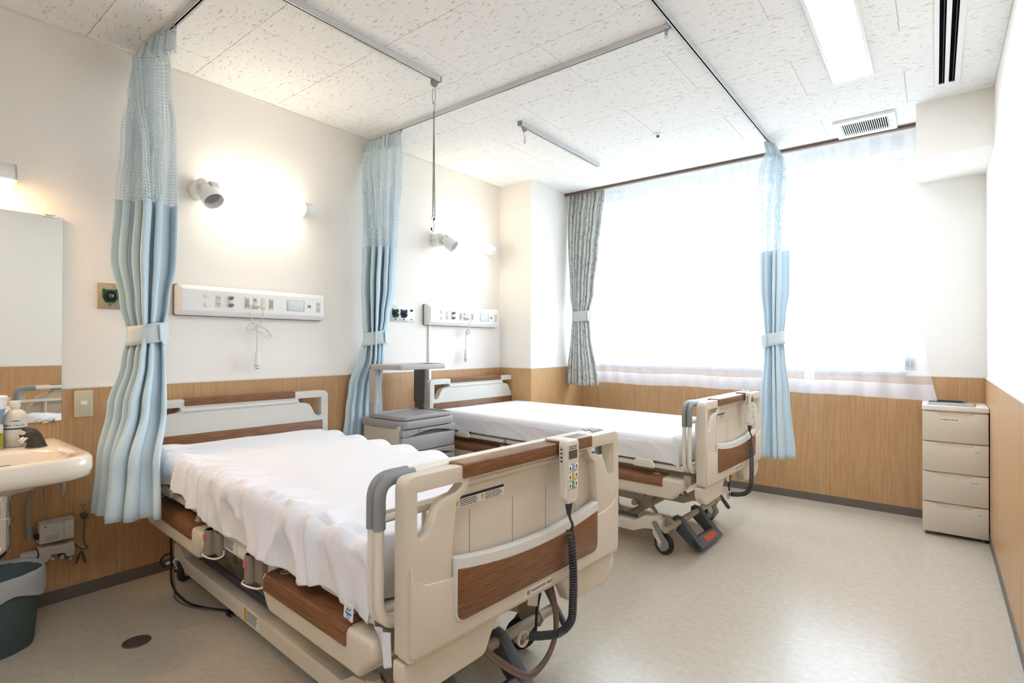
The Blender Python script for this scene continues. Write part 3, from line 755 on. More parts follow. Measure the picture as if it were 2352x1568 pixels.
# ------------------------------------------------------------------ curtains
def dirs(a): return Vector((math.cos(a), math.sin(a), 0)), Vector((-math.sin(a), math.cos(a), 0))
def curtain_sheet(levels, P, zt, zb, seed, rows=46, per=18, length=2.2, sharp=.45):
    """pleated cloth between zt and zb; levels = (z, cx, cy, spread, depth, angle of the pleat run)"""
    lv = sorted(levels); bm = B(); uvl = bm.loops.layers.uv.new('weave')
    rr = random.Random(seed); n = P*per
    ph = [rr.uniform(-.9, .9) for _ in range(P+2)]; am = [rr.uniform(.45, 1.25) for _ in range(P+2)]
    def sm(a, t):
        i = int(t*P); f = t*P-i; f = f*f*(3-2*f); return a[i]*(1-f)+a[i+1]*f
    g = []
    for i in range(rows+1):
        z = lerp(zt, zb, i/rows); cx_, cy_, w, dp, an = interp(lv, z); d, nrm = dirs(an); r = []
        for j in range(n+1):
            t = j/n; a = 2*PI*P*t+sm(ph, min(t, .9999))*2.2+.5*nz(t*3+seed, z*.9)
            s = w*(t-.5)+sharp*w/P*math.sin(2*a+.6)+w*.03*nz(t*4+seed, z*1.3)
            q = dp/2*math.sin(a)*sm(am, min(t, .9999))*(1+.25*nz(t*P*.7+seed*3, z*1.1))
            q *= .45+.55*math.sqrt(max(0, 1-(2*t-1)**2))
            q -= dp*.28*math.cos(PI*(t-.5))
            p = Vector((cx_, cy_, z))+d*s+nrm*q
            r.append((bm.verts.new(p), t*length, z))
        g.append(r)
    for a, b_ in zip(g, g[1:]):
        for j in range(n):
            q = (a[j], a[j+1], b_[j+1], b_[j]); f = bm.faces.new([k[0] for k in q])
            for lp, k in zip(f.loops, q): lp[uvl].uv = (k[1], k[2])
    return bm
def tieback(levels, z, h, mt, par, tab_ang, tilt=.012):
    cx_, cy_, w, dp, an = interp(sorted(levels), z); d, nrm = dirs(an); bm = B(); N_ = 40; rings = []
    ca = -dp*.14; gx0 = w/2*1.06+.010; gy0 = dp/2*1.02+.012
    for k in range(5):
        zz = -h/2+h*k/4; r = []
        for j in range(N_):
            a = 2*PI*j/N_; gx = gx0+.003*math.cos(k*1.3); gy = gy0; wob = 1+.025*math.sin(5*a+1)
            r.append(bm.verts.new(Vector((cx_, cy_, z+zz+tilt*math.cos(a)))+d*(gx*wob*math.cos(a))+nrm*(ca+gy*wob*math.sin(a))))
        rings.append(r)
    for a, b_ in zip(rings, rings[1:]):
        for j in range(N_): bm.faces.new((a[j], a[(j+1) % N_], b_[(j+1) % N_], b_[j]))
    bmesh.ops.recalc_face_normals(bm, faces=bm.faces)
    o = obj('tieback', bm, mt, par, ang=180); m_ = o.modifiers.new('thickness', 'SOLIDIFY'); m_.thickness = .003
    # pointed loose end of the band
    a = tab_ang; p = Vector((cx_, cy_, z+tilt*math.cos(a)))+d*((gx0+.006)*math.cos(a))+nrm*(ca+(gy0+.006)*math.sin(a))
    tn = (-d*math.sin(a)*gx0+nrm*math.cos(a)*gy0).normalized(); up = Vector((0, 0, 1)); nn = tn.cross(up)
    bm = B(); pts = rnd([(-.028, h*.40), (.026, h*.52), (.030, -h*.36), (.006, -h*.72), (-.022, -h*.40)], .008, 3)
    f0 = [bm.verts.new(p+tn*x+up*y+nn*.0015) for x, y in pts]; f1 = [bm.verts.new(p+tn*x+up*y-nn*.0035) for x, y in pts]
    bm.faces.new(f0); bm.faces.new(list(reversed(f1)))
    for i in range(len(pts)): bm.faces.new((f0[i], f0[(i+1) % len(pts)], f1[(i+1) % len(pts)], f1[i]))
    bmesh.ops.recalc_face_normals(bm, faces=bm.faces)
    obj('tieback_end', bm, mt, o)
def privacy(label, lv, seed, zb, P, tab, net=1.75, rows2=44):
    base = interp(sorted(lv), zb)
    t = thing('privacy_curtain', label, 'curtain', (base[0], base[1], zb), 'pale blue privacy curtains')
    o = obj('header_band', curtain_sheet([(z_, a_, b_, w_*1.04, d_*.8, e_) for z_, a_, b_, w_, d_, e_ in lv], P+5, 2.468, 2.385, seed, 4, 14, P*.26, .30), band_c, t, ang=180)
    m_ = o.modifiers.new('thickness', 'SOLIDIFY'); m_.thickness = .002
    obj('net', curtain_sheet(lv, P, 2.388, net, seed, 34, 18, P*.26), net_c, t, ang=180)
    o = obj('cloth', curtain_sheet(lv, P, net, zb, seed, rows2, 18, P*.26), blue_c, t, ang=180)
    m_ = o.modifiers.new('thickness', 'SOLIDIFY'); m_.thickness = .0018
    c = interp(sorted(lv), 2.46); d = dirs(c[4])[0]
    for i in range(4):
        p = Vector((c[0], c[1], 2.466))+d*((i-1.5)/3.2*c[2])
        obj('hook', tb([p, p+Vector((0, 0, .018))], .0025, 6), steel_m, t)
    tieback(lv, 1.165, .085, band_c, t, tab)
A1, A2, A3, HP = 1.15, .91, .25, PI/2
C1 = [(2.47, .240, .890, .37, .07, 0), (2.385, .237, .882, .355, .085, .05), (2.25, .235, .882, .25, .09, .30), (2.0, .23, .880, .20, .11, .85), (1.75, .225, .870, .205, .13, A1), (1.5, .225, .862, .215, .15, A1), (1.30, .225, .866, .16, .14, A1), (1.165, .225, .868, .118, .11, A1), (1.05, .238, .860, .145, .12, 1.08), (.85, .275, .833, .20, .14, .92), (.62, .358, .783, .245, .13, .60), (.425, .414, .764, .295, .14, .47)]
C2 = [(2.47, .17, 2.21, .31, .06, 0), (2.385, .168, 2.208, .30, .08, .1), (2.25, .165, 2.205, .26, .11, .4), (2.0, .162, 2.202, .22, .12, .75), (1.75, .158, 2.20, .205, .13, A2), (1.5, .15, 2.195, .20, .14, A2), (1.30, .135, 2.19, .155, .12, 1.0), (1.165, .125, 2.185, .12, .095, 1.1), (1.05, .11, 2.18, .15, .09, 1.3), (.84, .054, 2.172, .23, .048, HP), (.70, .046, 2.17, .26, .040, HP), (.40, .045, 2.165, .33, .040, HP)]
C3 = [(2.47, 2.125, 3.94, .28, .07, HP), (2.385, 2.14, 3.93, .26, .09, HP), (2.25, 2.145, 3.915, .21, .11, 1.1), (2.0, 2.148, 3.90, .165, .12, .5), (1.75, 2.15, 3.895, .155, .12, A3), (1.5, 2.152, 3.885, .155, .12, A3), (1.30, 2.153, 3.88, .12, .10, A3), (1.165, 2.153, 3.875, .10, .085, A3), (1.05, 2.155, 3.872, .115, .09, A3), (.80, 2.157, 3.87, .155, .11, A3), (.385, 2.16, 3.87, .205, .13, A3)]
privacy('pale blue privacy curtain with net top tied back between washbasin and bed', C1, 3, .425, 5, -.5)
privacy('pale blue privacy curtain with net top tied back behind the grey bedside locker', C2, 5, .40, 5, -.5)
privacy('pale blue privacy curtain with net top tied back in front of the window sheer', C3, 9, .385, 4, -2.7)
# patterned window drape
DR = [(2.60, .535, 4.206, .34, .045, 0), (2.46, .535, 4.206, .35, .050, 0), (2.25, .528, 4.192, .33, .075, 0), (2.0, .52, 4.185, .30, .09, 0), (1.6, .505, 4.185, .24, .095, 0), (1.38, .492, 4.185, .16, .08, 0), (1.25, .495, 4.185, .19, .085, 0), (.765, .517, 4.185, .32, .10, 0)]
t = thing('window_drape', 'grey patterned drape tied back at the pier end of the window', 'curtain', (.517, 4.185, .765))
o = obj('cloth', curtain_sheet(DR, 8, 2.621, .765, 14, 60, 16, 2.0), drape_c, t, ang=180)
m_ = o.modifiers.new('thickness', 'SOLIDIFY'); m_.thickness = .0018
tieback(DR, 1.38, .095, cloth('grey_drape_band', '#d6d9d5', trans=.1), t, -.3, tilt=.004)
# sheers: two panels of fine pleats with a doubled hem
def sheer(label, x0t, x1t, x0b, x1b, seed, tuck):
    t = thing('sheer_curtain', label, 'curtain', ((x0b+x1b)/2, 4.265+tuck, .79), 'white sheer curtains')
    def strip(zt, zb, rows, off):
        bm = B(); g = []; n = int((x1t-x0t)/.0075)
        for i in range(rows+1):
            z = lerp(zt, zb, i/rows); f = (2.60-z)/(2.60-.79); a = lerp(x0t, x0b, f); b_ = lerp(x1t, x1b, f**4); r = []
            for j in range(n+1):
                u = j/n; x = lerp(a, b_, u); s = u*(x1t-x0t)
                am = .017*(.75+.5*nz(s*2.3+seed, .3*z))*(1 if z < 2.40 else 1.2)
                y = 4.265+tuck+off+am*math.sin(s*2*PI/.118+1.8*nz(s*1.7+seed, z*.45))+.006*nz(s*14, z*1.2+seed)
                r.append(bm.verts.new((x, y, z+.004*math.sin(s*9)*f)))
            g.append(r)
        for a, b_ in zip(g, g[1:]):
            for j in range(n): bm.faces.new((a[j], a[j+1], b_[j+1], b_[j]))
        return bm
    o = obj('cloth', strip(2.622, .79, 40, 0), sheer_c, t, ang=180)
    obj('hem', strip(.885, .788, 6, -.003), hem_c, t, ang=180)
    obj('heading_tape', strip(2.475, 2.41, 3, -.003), hem_c, t, ang=180)
sheer('white sheer window curtain hanging behind the grey patterned drape', .50, 2.315, .56, 2.335, 2, 0)
sheer('white sheer window curtain hanging beside the four-drawer chest', 2.27, 2.895, 2.27, 3.005, 11, -.040)
# brown curtain rail along the ceiling edge
t = thing('curtain_rail', 'long brown curtain rail along the ceiling edge above the window', 'curtain rail', (1.6, 4.14, 2.46))
obj('fascia', bx(CX, BX, 4.127, 4.140, 2.481, 2.5), brownrail_m, t, bevel=.002)
obj('lip', bx(CX+.001, BX-.001, 4.120, 4.150, 2.476, 2.483), mat('brown_lip', '#8c7467', .4), t, bevel=.002)

# ------------------------------------------------------------------ ceiling tracks and fittings
def track(label, a, b_, cat='curtain track', name='curtain_track', grp='ceiling curtain tracks', w=.022, h=.02):
    a, b_ = Vector(a), Vector(b_); t = thing(name, label, cat, ((a.x+b_.x)/2, (a.y+b_.y)/2, H-h), grp)
    along_x = abs(b_.x-a.x) > abs(b_.y-a.y); lo, hi = (a.x, b_.x) if along_x else (a.y, b_.y); c = a.y if along_x else a.x
    def ch(nm, c0, c1, z0, z1, mt, s=lo, e=hi, **k):
        bm = bx(s, e, c0, c1, z0, z1) if along_x else bx(c0, c1, s, e, z0, z1)
        return obj(nm, bm, mt, t, **k)
    sl = .004
    ch('top_web', c-w/2, c+w/2, H-.005, H, alu_m, bevel=.001)
    for sgn in (-1, 1):
        c0, c1 = sorted((c+sgn*w/2, c+sgn*(w/2-.003))); ch('flange', c0, c1, H-h, H-.004, alu_m, bevel=.0008)
        c0, c1 = sorted((c+sgn*w/2, c+sgn*sl)); ch('lip', c0, c1, H-h, H-h+.002, alu_m, bevel=.0006)
    ch('slot', c-w/2+.003, c+w/2-.003, H-.008, H-.006, void_m, smooth=False)
    ch('end_cap', c-w/2-.001, c+w/2+.001, H-h-.001, H, gry_m, s=hi-.006, e=hi+.002, bevel=.001)
    return t
TC = 2.125
t1 = track('curtain track over the space between washbasin and bed, fixed to the ceiling', (.01, .89, H), (TC-.013, .89, H))
t3 = track('curtain track between the two beds, fixed to the ceiling', (.01, 2.211, H), (TC-.013, 2.211, H))
t4 = track('curtain track along the foot ends of both beds, fixed to the ceiling', (TC, .55, H), (TC, 4.06, H))
obj('stop', bx(.452, .464, .884, .896, 2.462, 2.481), steel_m, t1, bevel=.002)
obj('stop', bx(.345, .357, 2.205, 2.217, 2.462, 2.481), steel_m, t3, bevel=.002)
g = obj('glider', bx(2.085, 2.097, 2.204, 2.218, 2.458, 2.482), steel_m, t3, bevel=.002)
obj('glider_eye', tb([(2.091+.007*math.cos(i*PI/6), 2.211, 2.45+.007*math.sin(i*PI/6)) for i in range(12)], .0016, 6, closed=True), steel_m, g)
r1 = track('short ceiling rail carrying a chain over the bed beside the washbasin', (.99, .967, H), (.99, 1.927, H), 'drip rail', 'drip_rail', 'ceiling drip rails', w=.03, h=.026)
r2 = track('short ceiling rail with a small hook over the bed under the window', (.99, 2.612, H), (.99, 3.572, H), 'drip rail', 'drip_rail', 'ceiling drip rails', w=.03, h=.026)
obj('cap', bx(.974, 1.006, 2.606, 2.613, 2.472, 2.5), gry_m, r2, bevel=.001)
# chain hanger on the first rail
hx, hy = .985, 1.895
t = thing('chain_hanger', 'steel chain hanger with open hooks dangling from the ceiling rail', 'hanger', (hx, hy, 1.69))
k = obj('runner', lt([(.0, -.007), (.019, -.007), (.021, -.004), (.021, .004), (.019, .007), (.0, .007)], (hx, hy, 2.462), 'x', 20), gry_m, t)
obj('runner_hook', tb(cr([(hx, hy-.008, 2.43), (hx, hy-.012, 2.385), (hx, hy-.002, 2.352), (hx, hy+.008, 2.385), (hx, hy+.006, 2.455)], 6), .0024, 7), steel_m, k)
obj('top_hook', tb(cr([(hx, hy-.010, 2.352), (hx, hy-.002, 2.362), (hx, hy+.008, 2.350), (hx, hy+.002, 2.336), (hx, hy, 2.318)], 6), .0024, 7), steel_m, t)
def chain(x, y0, y1, z0, z1):
    bm = B(); n = int((z0-z1)/.0098)
    for i in range(n):
        f = (i+.5)/n; z = lerp(z0, z1, f); y = lerp(y0, y1, f); pts = []
        for j in range(10):
            a = 2*PI*j/10; p, q = .0036*math.cos(a), .0068*math.sin(a)
            pts.append((x+(p if i % 2 else 0), y+(0 if i % 2 else p), z+q))
        tube(bm, pts, .0014, 4, closed=True)
    return bm
dark_steel = mat('dark_steel', '#6f6c68', .35, .8)
for nm, y0, y1, z0, z1 in (('chain', hy, hy, 2.318, 2.215), ('chain', hy, hy-.006, 2.215, 1.775), ('chain', hy, hy+.008, 2.215, 1.775)):
    o = obj(nm, chain(hx, y0, y1, z0, z1), dark_steel, t, ang=180); o['kind'] = 'stuff'
obj('lower_hook', tb(cr([(hx, hy-.004, 1.782), (hx, hy-.012, 1.765), (hx, hy-.002, 1.755), (hx, hy+.004, 1.72), (hx, hy-.004, 1.70), (hx, hy-.014, 1.712)], 6), .0022, 7), steel_m, t)
for p in ((hx, hy+.004, 1.765), (hx, hy-.014, 1.712)): obj('hook_tip', lt([(.0, -.008), (.0042, -.006), (.0042, .006), (0, .008)], p, 'z', 10), black_m, t)
t = thing('rail_hook', 'small wire hook on the ceiling rail over the bed under the window', 'hook', (.99, 2.655, 2.40))
obj('runner', lt([(.0, -.006), (.018, -.006), (.018, .006), (.0, .006)], (.99, 2.655, 2.466), 'x', 18), gry_m, t)
obj('wire', tb(cr([(.99, 2.65, 2.45), (.99, 2.652, 2.41), (.99, 2.66, 2.375), (.99, 2.668, 2.41), (.99, 2.672, 2.43)], 5), .0022, 6), steel_m, t)

# fluorescent panel, slot diffuser, grille, detector
for oy, lab in ((0, 'long lit fluorescent ceiling panel in a white frame beside the slot diffuser'), (-2.9, 'added unseen fill light panel in a white frame on the ceiling behind the camera')):  # second panel is added out of view to even out the room light
    t = thing('ceiling_light', lab, 'ceiling light', (2.667, 2.61+oy, 2.488), 'ceiling light panels')
    obj('frame', plate(B(), 'z', 2.4885, 2.4998, [(2.578, 1.985+oy), (2.757, 1.985+oy), (2.757, 3.242+oy), (2.578, 3.242+oy)], [[(2.593, 2.0+oy), (2.742, 2.0+oy), (2.742, 3.227+oy), (2.593, 3.227+oy)]]), whitem_m, t, bevel=.002)
    obj('diffuser', bx(2.593, 2.742, 2.0+oy, 3.227+oy, 2.4915, 2.4965), fluo_m, t, smooth=False)
t = thing('slot_diffuser', 'white ceiling slot diffuser with two long dark slots', 'air diffuser', (3.045, 2.8, 2.49))
obj('frame', plate(B(), 'z', 2.492, 2.4998, [(2.995, 2.0), (3.098, 2.0), (3.098, 3.615), (2.995, 3.615)], [[(3.012, 2.01), (3.035, 2.01), (3.035, 3.585), (3.012, 3.585)], [(3.052, 2.01), (3.076, 2.01), (3.076, 3.585), (3.052, 3.585)]]), whitem_m, t, bevel=.0015)
for a, b_ in ((3.012, 3.035), (3.052, 3.076)):
    s = obj('slot', bx(a, b_, 2.01, 3.585, 2.4975, 2.4985), void_m, t, smooth=False)
    obj('vane', bx((a+b_)/2+.003, (a+b_)/2+.005, 2.01, 3.585, 2.4925, 2.4978), mat('vane_grey', '#55535a', .5), s, smooth=False)
t = thing('air_grille', 'square white ceiling air grille with dark gaps between slats', 'air grille', (2.655, 3.965, 2.485))
obj('frame', plate(B(), 'z', 2.482, 2.4998, [(2.497, 3.812), (2.812, 3.812), (2.812, 4.112), (2.497, 4.112)], [[(2.535, 3.86), (2.775, 3.86), (2.775, 4.065), (2.535, 4.065)]]), whitem_m, t, bevel=.003)
obj('backing', bx(2.53, 2.78, 3.855, 4.07, 2.4972, 2.4985), void_m, t, smooth=False)
obj('catch', bx(2.783, 2.797, 3.93, 3.975, 2.480, 2.4825), rim_m, t, bevel=.001)
sl = None
for i in range(22):
    x = 2.5395+i*.0110
    if sl is None: sl = obj('slat', bx(-.0018, .0018, 3.86-3.965, 4.065-3.965, -.005, .005), whitem_m, None, smooth=False); me_ = sl.data; o = sl
    else: o = bpy.data.objects.new('slat', me_); COL.objects.link(o)
    o.parent = t; o.location = (x-2.655, 0, 2.490-2.485)
t = thing('sprinkler', 'small round white sprinkler head in the ceiling over the far bed', 'sprinkler', (1.577, 3.325, 2.485))
t['label'] = 'small round white sprinkler rosette on the ceiling tiles'
obj('rosette', lt([(.0, 2.4998), (.036, 2.4998), (.036, 2.496), (.026, 2.490), (.012, 2.489), (0, 2.489)], (1.577, 3.325, 0), 'z', 28), whitem_m, t)
obj('head', lt([(.0, 2.490), (.011, 2.490), (.011, 2.483), (.006, 2.478), (0, 2.478)], (1.577, 3.325, 0), 'z', 16), dgry_m, t)

# ------------------------------------------------------------------ wall fittings at the bed heads
def reading_light(y0, label, arm):
    z0 = 1.915; t = thing('reading_light', label, 'wall lamp', (0, y0+.31, 1.86), 'bedside reading lights')
    obj('mount', bx(0, .045, y0+.05, y0+.60, z0-.018, z0+.018), whitem_m, t, bevel=.006)
    b_ = obj('lamp_base', lathe(B(), [(.0, .0), (.05, .0), (.052, .01), (.052, .070), (.048, .078), (0, .078)], (.0, y0+.035, z0), 'x', 8), whitem_m, t, bevel=.003)
    obj('screw', lt([(.006, y0-.022), (.006, y0-.016)], (.02, 0, z0-.005), 'y', 10), rim_m, b_)
    obj('tube', lt([(.0, y0+.085), (.034, y0+.085), (.036, y0+.09), (.036, y0+.575), (0, y0+.575)], (.088, 0, z0), 'y', 24), tube_m, t)
    obj('end_cap', lt([(.0, y0+.572), (.043, y0+.572), (.044, y0+.60), (.043, y0+.622), (.038, y0+.629), (0, y0+.631)], (.082, 0, z0), 'y', 28), whitep_m, t)
    obj('tube_socket', lt([(.0, y0+.055), (.040, y0+.055), (.040, y0+.088), (0, y0+.088)], (.088, 0, z0), 'y', 24), whitep_m, t)
    p = Vector((.085, y0+.03, z0+.01)); dr = Vector(arm).normalized()
    obj('joint', tb([(.07, y0+.03, z0+.01), tuple(p)], .018, 14), whitem_m, t)
    # spot: profile turned about its own axis, then aimed
    bm = lt([(.0, -.035), (.022, -.035), (.027, -.025), (.027, .028), (.030, .04), (.046, .062), (.049, .085), (.049, .118), (.0455, .118), (.0455, .088), (.04, .075), (0, .075)], (0, 0, 0), 'z', 28)
    R = dr.to_track_quat('Z', 'Y').to_matrix().to_4x4(); R.translation = p
    bm.transform(R); sp = obj('spot_head', bm, whitem_m, t)
    bm = lt([(.0, .088), (.034, .088), (.037, .084), (0, .079)], (0, 0, 0), 'z', 24); bm.transform(R); obj('spot_bulb', bm, mat('bulb_grey', '#9c9a98', .15, .3), sp)
    bm = lathe(bx(-.030, -.026, -.008, .008, .0, .018), [(.0285, .010), (.0285, .012)], (0, 0, 0), 'z', 20); bm.transform(R); obj('spot_mark', bm, rim_m, sp)
reading_light(1.127, 'lit wall lamp with tube and swivel spot above the bed beside the washbasin', (.55, .12, -.62))
reading_light(2.800, 'lit wall lamp with tube and swivel spot above the bed under the window', (.62, .30, -.52))

def console(oy, label):
    y0, y1, z0, z1 = 1.050+oy, 1.866+oy, 1.269, 1.422
    t = thing('bedhead_console', label, 'wall console', (0, (y0+y1)/2, z0), 'bedhead service consoles')
    obj('gasket', plate(B(), 'x', 0, .012, rrect(y0-.003, y1+.003, z0-.003, z1+.003, .012)), mat('gasket_grey', '#77706a', .6), t)
    bm = B(); a = rrect(y0, y1, z0, z1, .012, 3); c = rrect(y0+.018, y1-.018, z0+.024, z1-.022, .004, 3)
    va = [bm.verts.new((.010, p, q)) for p, q in a]; vb = [bm.verts.new((.048, p, q)) for p, q in a]; vc = [bm.verts.new((.066, p, q)) for p, q in c]; n = len(a)
    for u, w in ((va, vb), (vb, vc)):
        for i in range(n): bm.faces.new((u[i], u[(i+1) % n], w[(i+1) % n], w[i]))
    bm.faces.new(vc); bm.faces.new(list(reversed(va))); bmesh.ops.recalc_face_normals(bm, faces=bm.faces)
    hs = obj('housing', bm, panel_w, t, bevel=.003)
    X = .066; cream = mat('module_cream', '#dcd8cd', .5); slotd = mat('socket_slot', '#4a4846', .8); spk = mat('speaker_mesh', '#aca89c', .7)
    def mod(nm, a, b_, c0, c1, mt=cream, d=.0022, par=hs, bev=.001): return obj(nm, bx(X-.001, X+d, a+oy, b_+oy, c0, c1), mt, par, bevel=bev)
    for c0, c1 in ((1.3585, 1.379), (1.3125, 1.333)):
        s = mod('switch', 1.166, 1.193, c0, c1); mod('rocker', 1.173, 1.190, c0+.003, c1-.003, whitep_m, .005, s)
    for a, b_ in ((1.225, 1.252), (1.800, 1.827)):
        s = mod('outlet', a, b_, 1.314, 1.377)
        for zc in (1.361, 1.33):
            for k in (-.0055, .0055):
                if True: mod('outlet_slot', (a+b_)/2+k-.0014, (a+b_)/2+k+.0014, zc-.001, zc+.007, slotd, .0027, s, 0)
            mod('outlet_ground', (a+b_)/2-.002, (a+b_)/2+.002, zc-.009, zc-.005, slotd, .0027, s, 0)
    s = mod('aerial_plate', 1.285, 1.311, 1.314, 1.378)
    for zc in (1.366, 1.328):
        k = obj('aerial_plug', lt([(.0, X), (.009, X), (.010, X+.012), (.008, X+.026), (0, X+.027)], (0, 1.299+oy, zc), 'x', 16), mat('plug_grey', '#7f7b7a', .4), s)
        obj('aerial_plug', lt([(.0, X+.026), (.002, X+.026), (.002, X+.0275), (0, X+.0275)], (0, 1.299+oy, zc), 'x', 8), black_m, s)
    for a, b_ in ((1.373, 1.401), (1.508, 1.535)):
        s = mod('speaker', a, b_, 1.314, 1.379); mod('speaker_grille', a+.003, b_-.003, 1.325, 1.368, spk, .0027, s)
    s = mod('call_socket', 1.418, 1.444, 1.314, 1.379); obj('call_print', strips('x', X+.0022, 1.422+oy, 1.440+oy, 1.355, 1.372, 2, .5, 2), slotd, s, smooth=False)
    s = mod('reset_switch', 1.463, 1.489, 1.314, 1.379); mod('reset_button', 1.468, 1.484, 1.320, 1.350, mat('button_cream', '#ece2d2', .4), .006, s, .002)
    s = mod('card_holder', 1.614, 1.724, 1.315, 1.378, mat('card_frame', '#c9c9c4', .5), .003); mod('card', 1.622, 1.715, 1.319, 1.374, mat('card_pale', '#dfe3e2', .3), .0038, s)
    s = mod('jack_plate', 1.741, 1.767, 1.338, 1.357); obj('jack', lathe(B(), [(.0065, X+.002), (.0065, X+.0045), (.0035, X+.0045), (.0035, X+.0025)], (0, 1.754+oy, 1.3475), 'x', 16, cap=False), slotd, s)
    return t
console(0, 'long white wall console with sockets above the bed beside the washbasin')
console(1.667, 'long white wall console with sockets above the bed under the window')

cordw = mat('white_cord', '#e2ded3', .5)
def call_button(oy, label, knot):
    t = thing('nurse_call', label, 'call button', (.05, 1.452+oy, .987), 'nurse call handsets')
    y = 1.433+oy
    obj('plug', lt([(.0, .066), (.0125, .066), (.0125, .088), (.009, .095), (.005, .108), (0, .109)], (0, y, 1.329), 'x', 18), mat('plug_cream', '#e3dccd', .45), t)
    pts = [(.108, y, 1.329), (.112, y+.010, 1.322), (.108, y+.022, 1.29), (.09, y+.022, 1.25), (.066, y+.012, 1.222), (.058, y+.012, 1.205), (.055, y+.014, 1.16), (.05, y+.017, 1.085)]
    if knot: pts[2:4] = [(.11, y+.012, 1.30), (.10, y+.004, 1.285), (.09, y+.018, 1.25)]
    obj('cord', tb(cr(pts, 7), .003, 7), cordw, t)
    c = Vector((.058, y+.012, 1.205))
    if not knot:
        for a, b_, w, h, sg in ((-.028, .013, .030, .017, .5), (-.018, .006, .020, .010, .35), (.036, -.006, .040, .016, -.55), (.046, -.018, .048, .020, -.6), (.04, -.012, .044, .012, -.5)):
            lp = []
            for i in range(20):
                q = 2*PI*i/20; p_, r_ = w*math.cos(q), h*math.sin(q)
                lp.append((c.x+.006*math.sin(q*2), c.y+a+p_*math.cos(sg)+r_*math.sin(sg)*1, c.z+b_+p_*math.sin(sg)-r_*math.cos(sg)))
            obj('cord_loop', tb(lp, .0022, 6, closed=True), cordw, t)
        obj('cord_tail', tb(cr([(.0715, y-.036, 1.294), (.0735, y-.026, 1.27), (.064, y-.014, 1.243), (.058, y+.0, 1.215)], 5), .0026, 6), cordw, t)
        obj('cord_tie', tb([(.05, y+.006, 1.21), (.066, y+.016, 1.203)], .007, 8), whitep_m, t)
    else:
        for k in range(4):
            lp = [(c.x+.008*math.sin(q*2+k), c.y+.018+.012*math.cos(q)*(1+.2*k)+.004*math.sin(q), c.z+.012+.022*math.sin(q)+.004*k) for q in [2*PI*i/18 for i in range(18)]]
            obj('cord_loop', tb(lp, .0022, 6, closed=True), cordw, t)
    b_ = obj('handset', lt([(.0, 1.086), (.006, 1.086), (.0085, 1.083), (.012, 1.055), (.0155, 1.02), (.0155, .998), (.013, .990), (0, .989)], (.05, 1.452+oy, 0), 'z', 22), whitep_m, t)
    obj('ring', lt([(.0158, 1.0065), (.0160, 1.006), (.0160, 1.0045), (.0158, 1.004)], (.05, 1.452+oy, 0), 'z', 22, cap=False), mat('ring_line', '#8d8b92', .5), b_)
    obj('button', lt([(.0, .9895), (.0095, .9895), (.0085, .986), (0, .9855)], (.05, 1.452+oy, 0), 'z', 18), mat('teal_button', '#4d8f84', .4), b_)
call_button(0, 'white nurse call handset on a looped cord above the bed beside the washbasin', False)
call_button(1.680, 'white nurse call handset on a knotted cord above the bed under the window', True)

def gas_plate(y0, y1, label, pm, socks, n):
    z0, z1 = 1.283, 1.402
    t = thing('gas_outlet', label, 'wall outlet', (0, (y0+y1)/2, z0), 'medical gas outlets')
    obj('plate', bx(0, .006, y0, y1, z0, z1), pm, t, bevel=.0015)
    for y, col in socks:
        zc = 1.342
        f = obj('socket_flange', plate(B(), 'x', .005, .011, rnd([(y-.030, zc+.036), (y-.030, zc-.005), (y-.018, zc-.030), (y+.018, zc-.030), (y+.030, zc-.005), (y+.030, zc+.036), (y+.015, zc+.030), (y-.015, zc+.030)], .009)), col, t, bevel=.0015)
        obj('socket_ring', lathe(B(), [(.025, .011), (.025, .022), (.019, .024), (.019, .016), (.0, .016)], (0, y, zc), 'x', 26), black_m, f)
        obj('socket_core', lathe(B(), [(.0, .015), (.012, .015), (.012, .030), (.008, .034), (.0, .034)], (0, y, zc), 'x', 20), col, f)
        obj('socket_tip', lathe(B(), [(.0, .033), (.005, .033), (.005, .046), (.0, .046)], (0, y, zc), 'x', 12), steel_m, f)
        obj('keeper_wire', tb(cr([(.01, y-.026, zc-.012), (.013, y-.030, zc-.045), (.013, y-.012, zc-.052), (.012, y, zc-.042), (.013, y+.014, zc-.054), (.013, y+.032, zc-.042), (.01, y+.026, zc-.012)], 5), .0010, 5), steel_m, f)
        obj('keeper_screw', lt([(.0, .006), (.005, .006), (.005, .012), (0, .013)], (0, y, zc-.040), 'x', 12), dgry_m, t)
        obj('plate_mark', strips('x', .0058, y-.012, y+.012, zc+.040, zc+.050, 1, .6, 5), rim_m, t, smooth=False)
    if n:
        obj('air_port', lt([(.0, .005), (.009, .005), (.009, .014), (.004, .016), (0, .016)], (0, y1-.03, 1.369), 'x', 16), black_m, t)
        obj('port_screw', lt([(.0, .005), (.005, .005), (.005, .010), (0, .011)], (0, y1-.03, 1.303), 'x', 12), dgry_m, t)
grn = mat('gas_green', '#1f5a33', .35); blk = mat('gas_black', '#39424f', .35)
gas_plate(.74, .955, 'bronze wall plate with green gas socket half hidden behind the privacy curtain', plate_m, [(.787, grn), (.866, blk)], True)
gas_plate(2.415, 2.632, 'steel wall plate with two round gas sockets above the grey locker', mat('steel_plate', '#d3d6d8', .3, .4), [(2.453, grn), (2.531, blk)], True)
t = thing('cable_duct', 'slim white cable duct running down the wall below the console', 'cable duct', (0, 2.775, .30))
obj('duct', bx(.0, .013, 2.766, 2.786, .95, 1.268), whitep_m, t, bevel=.002)
obj('duct', bx(.006, .019, 2.766, 2.786, .30, .955), whitep_m, t, bevel=.002)
obj('cap', bx(0, .021, 2.764, 2.788, .935, .965), whitep_m, t, bevel=.002)

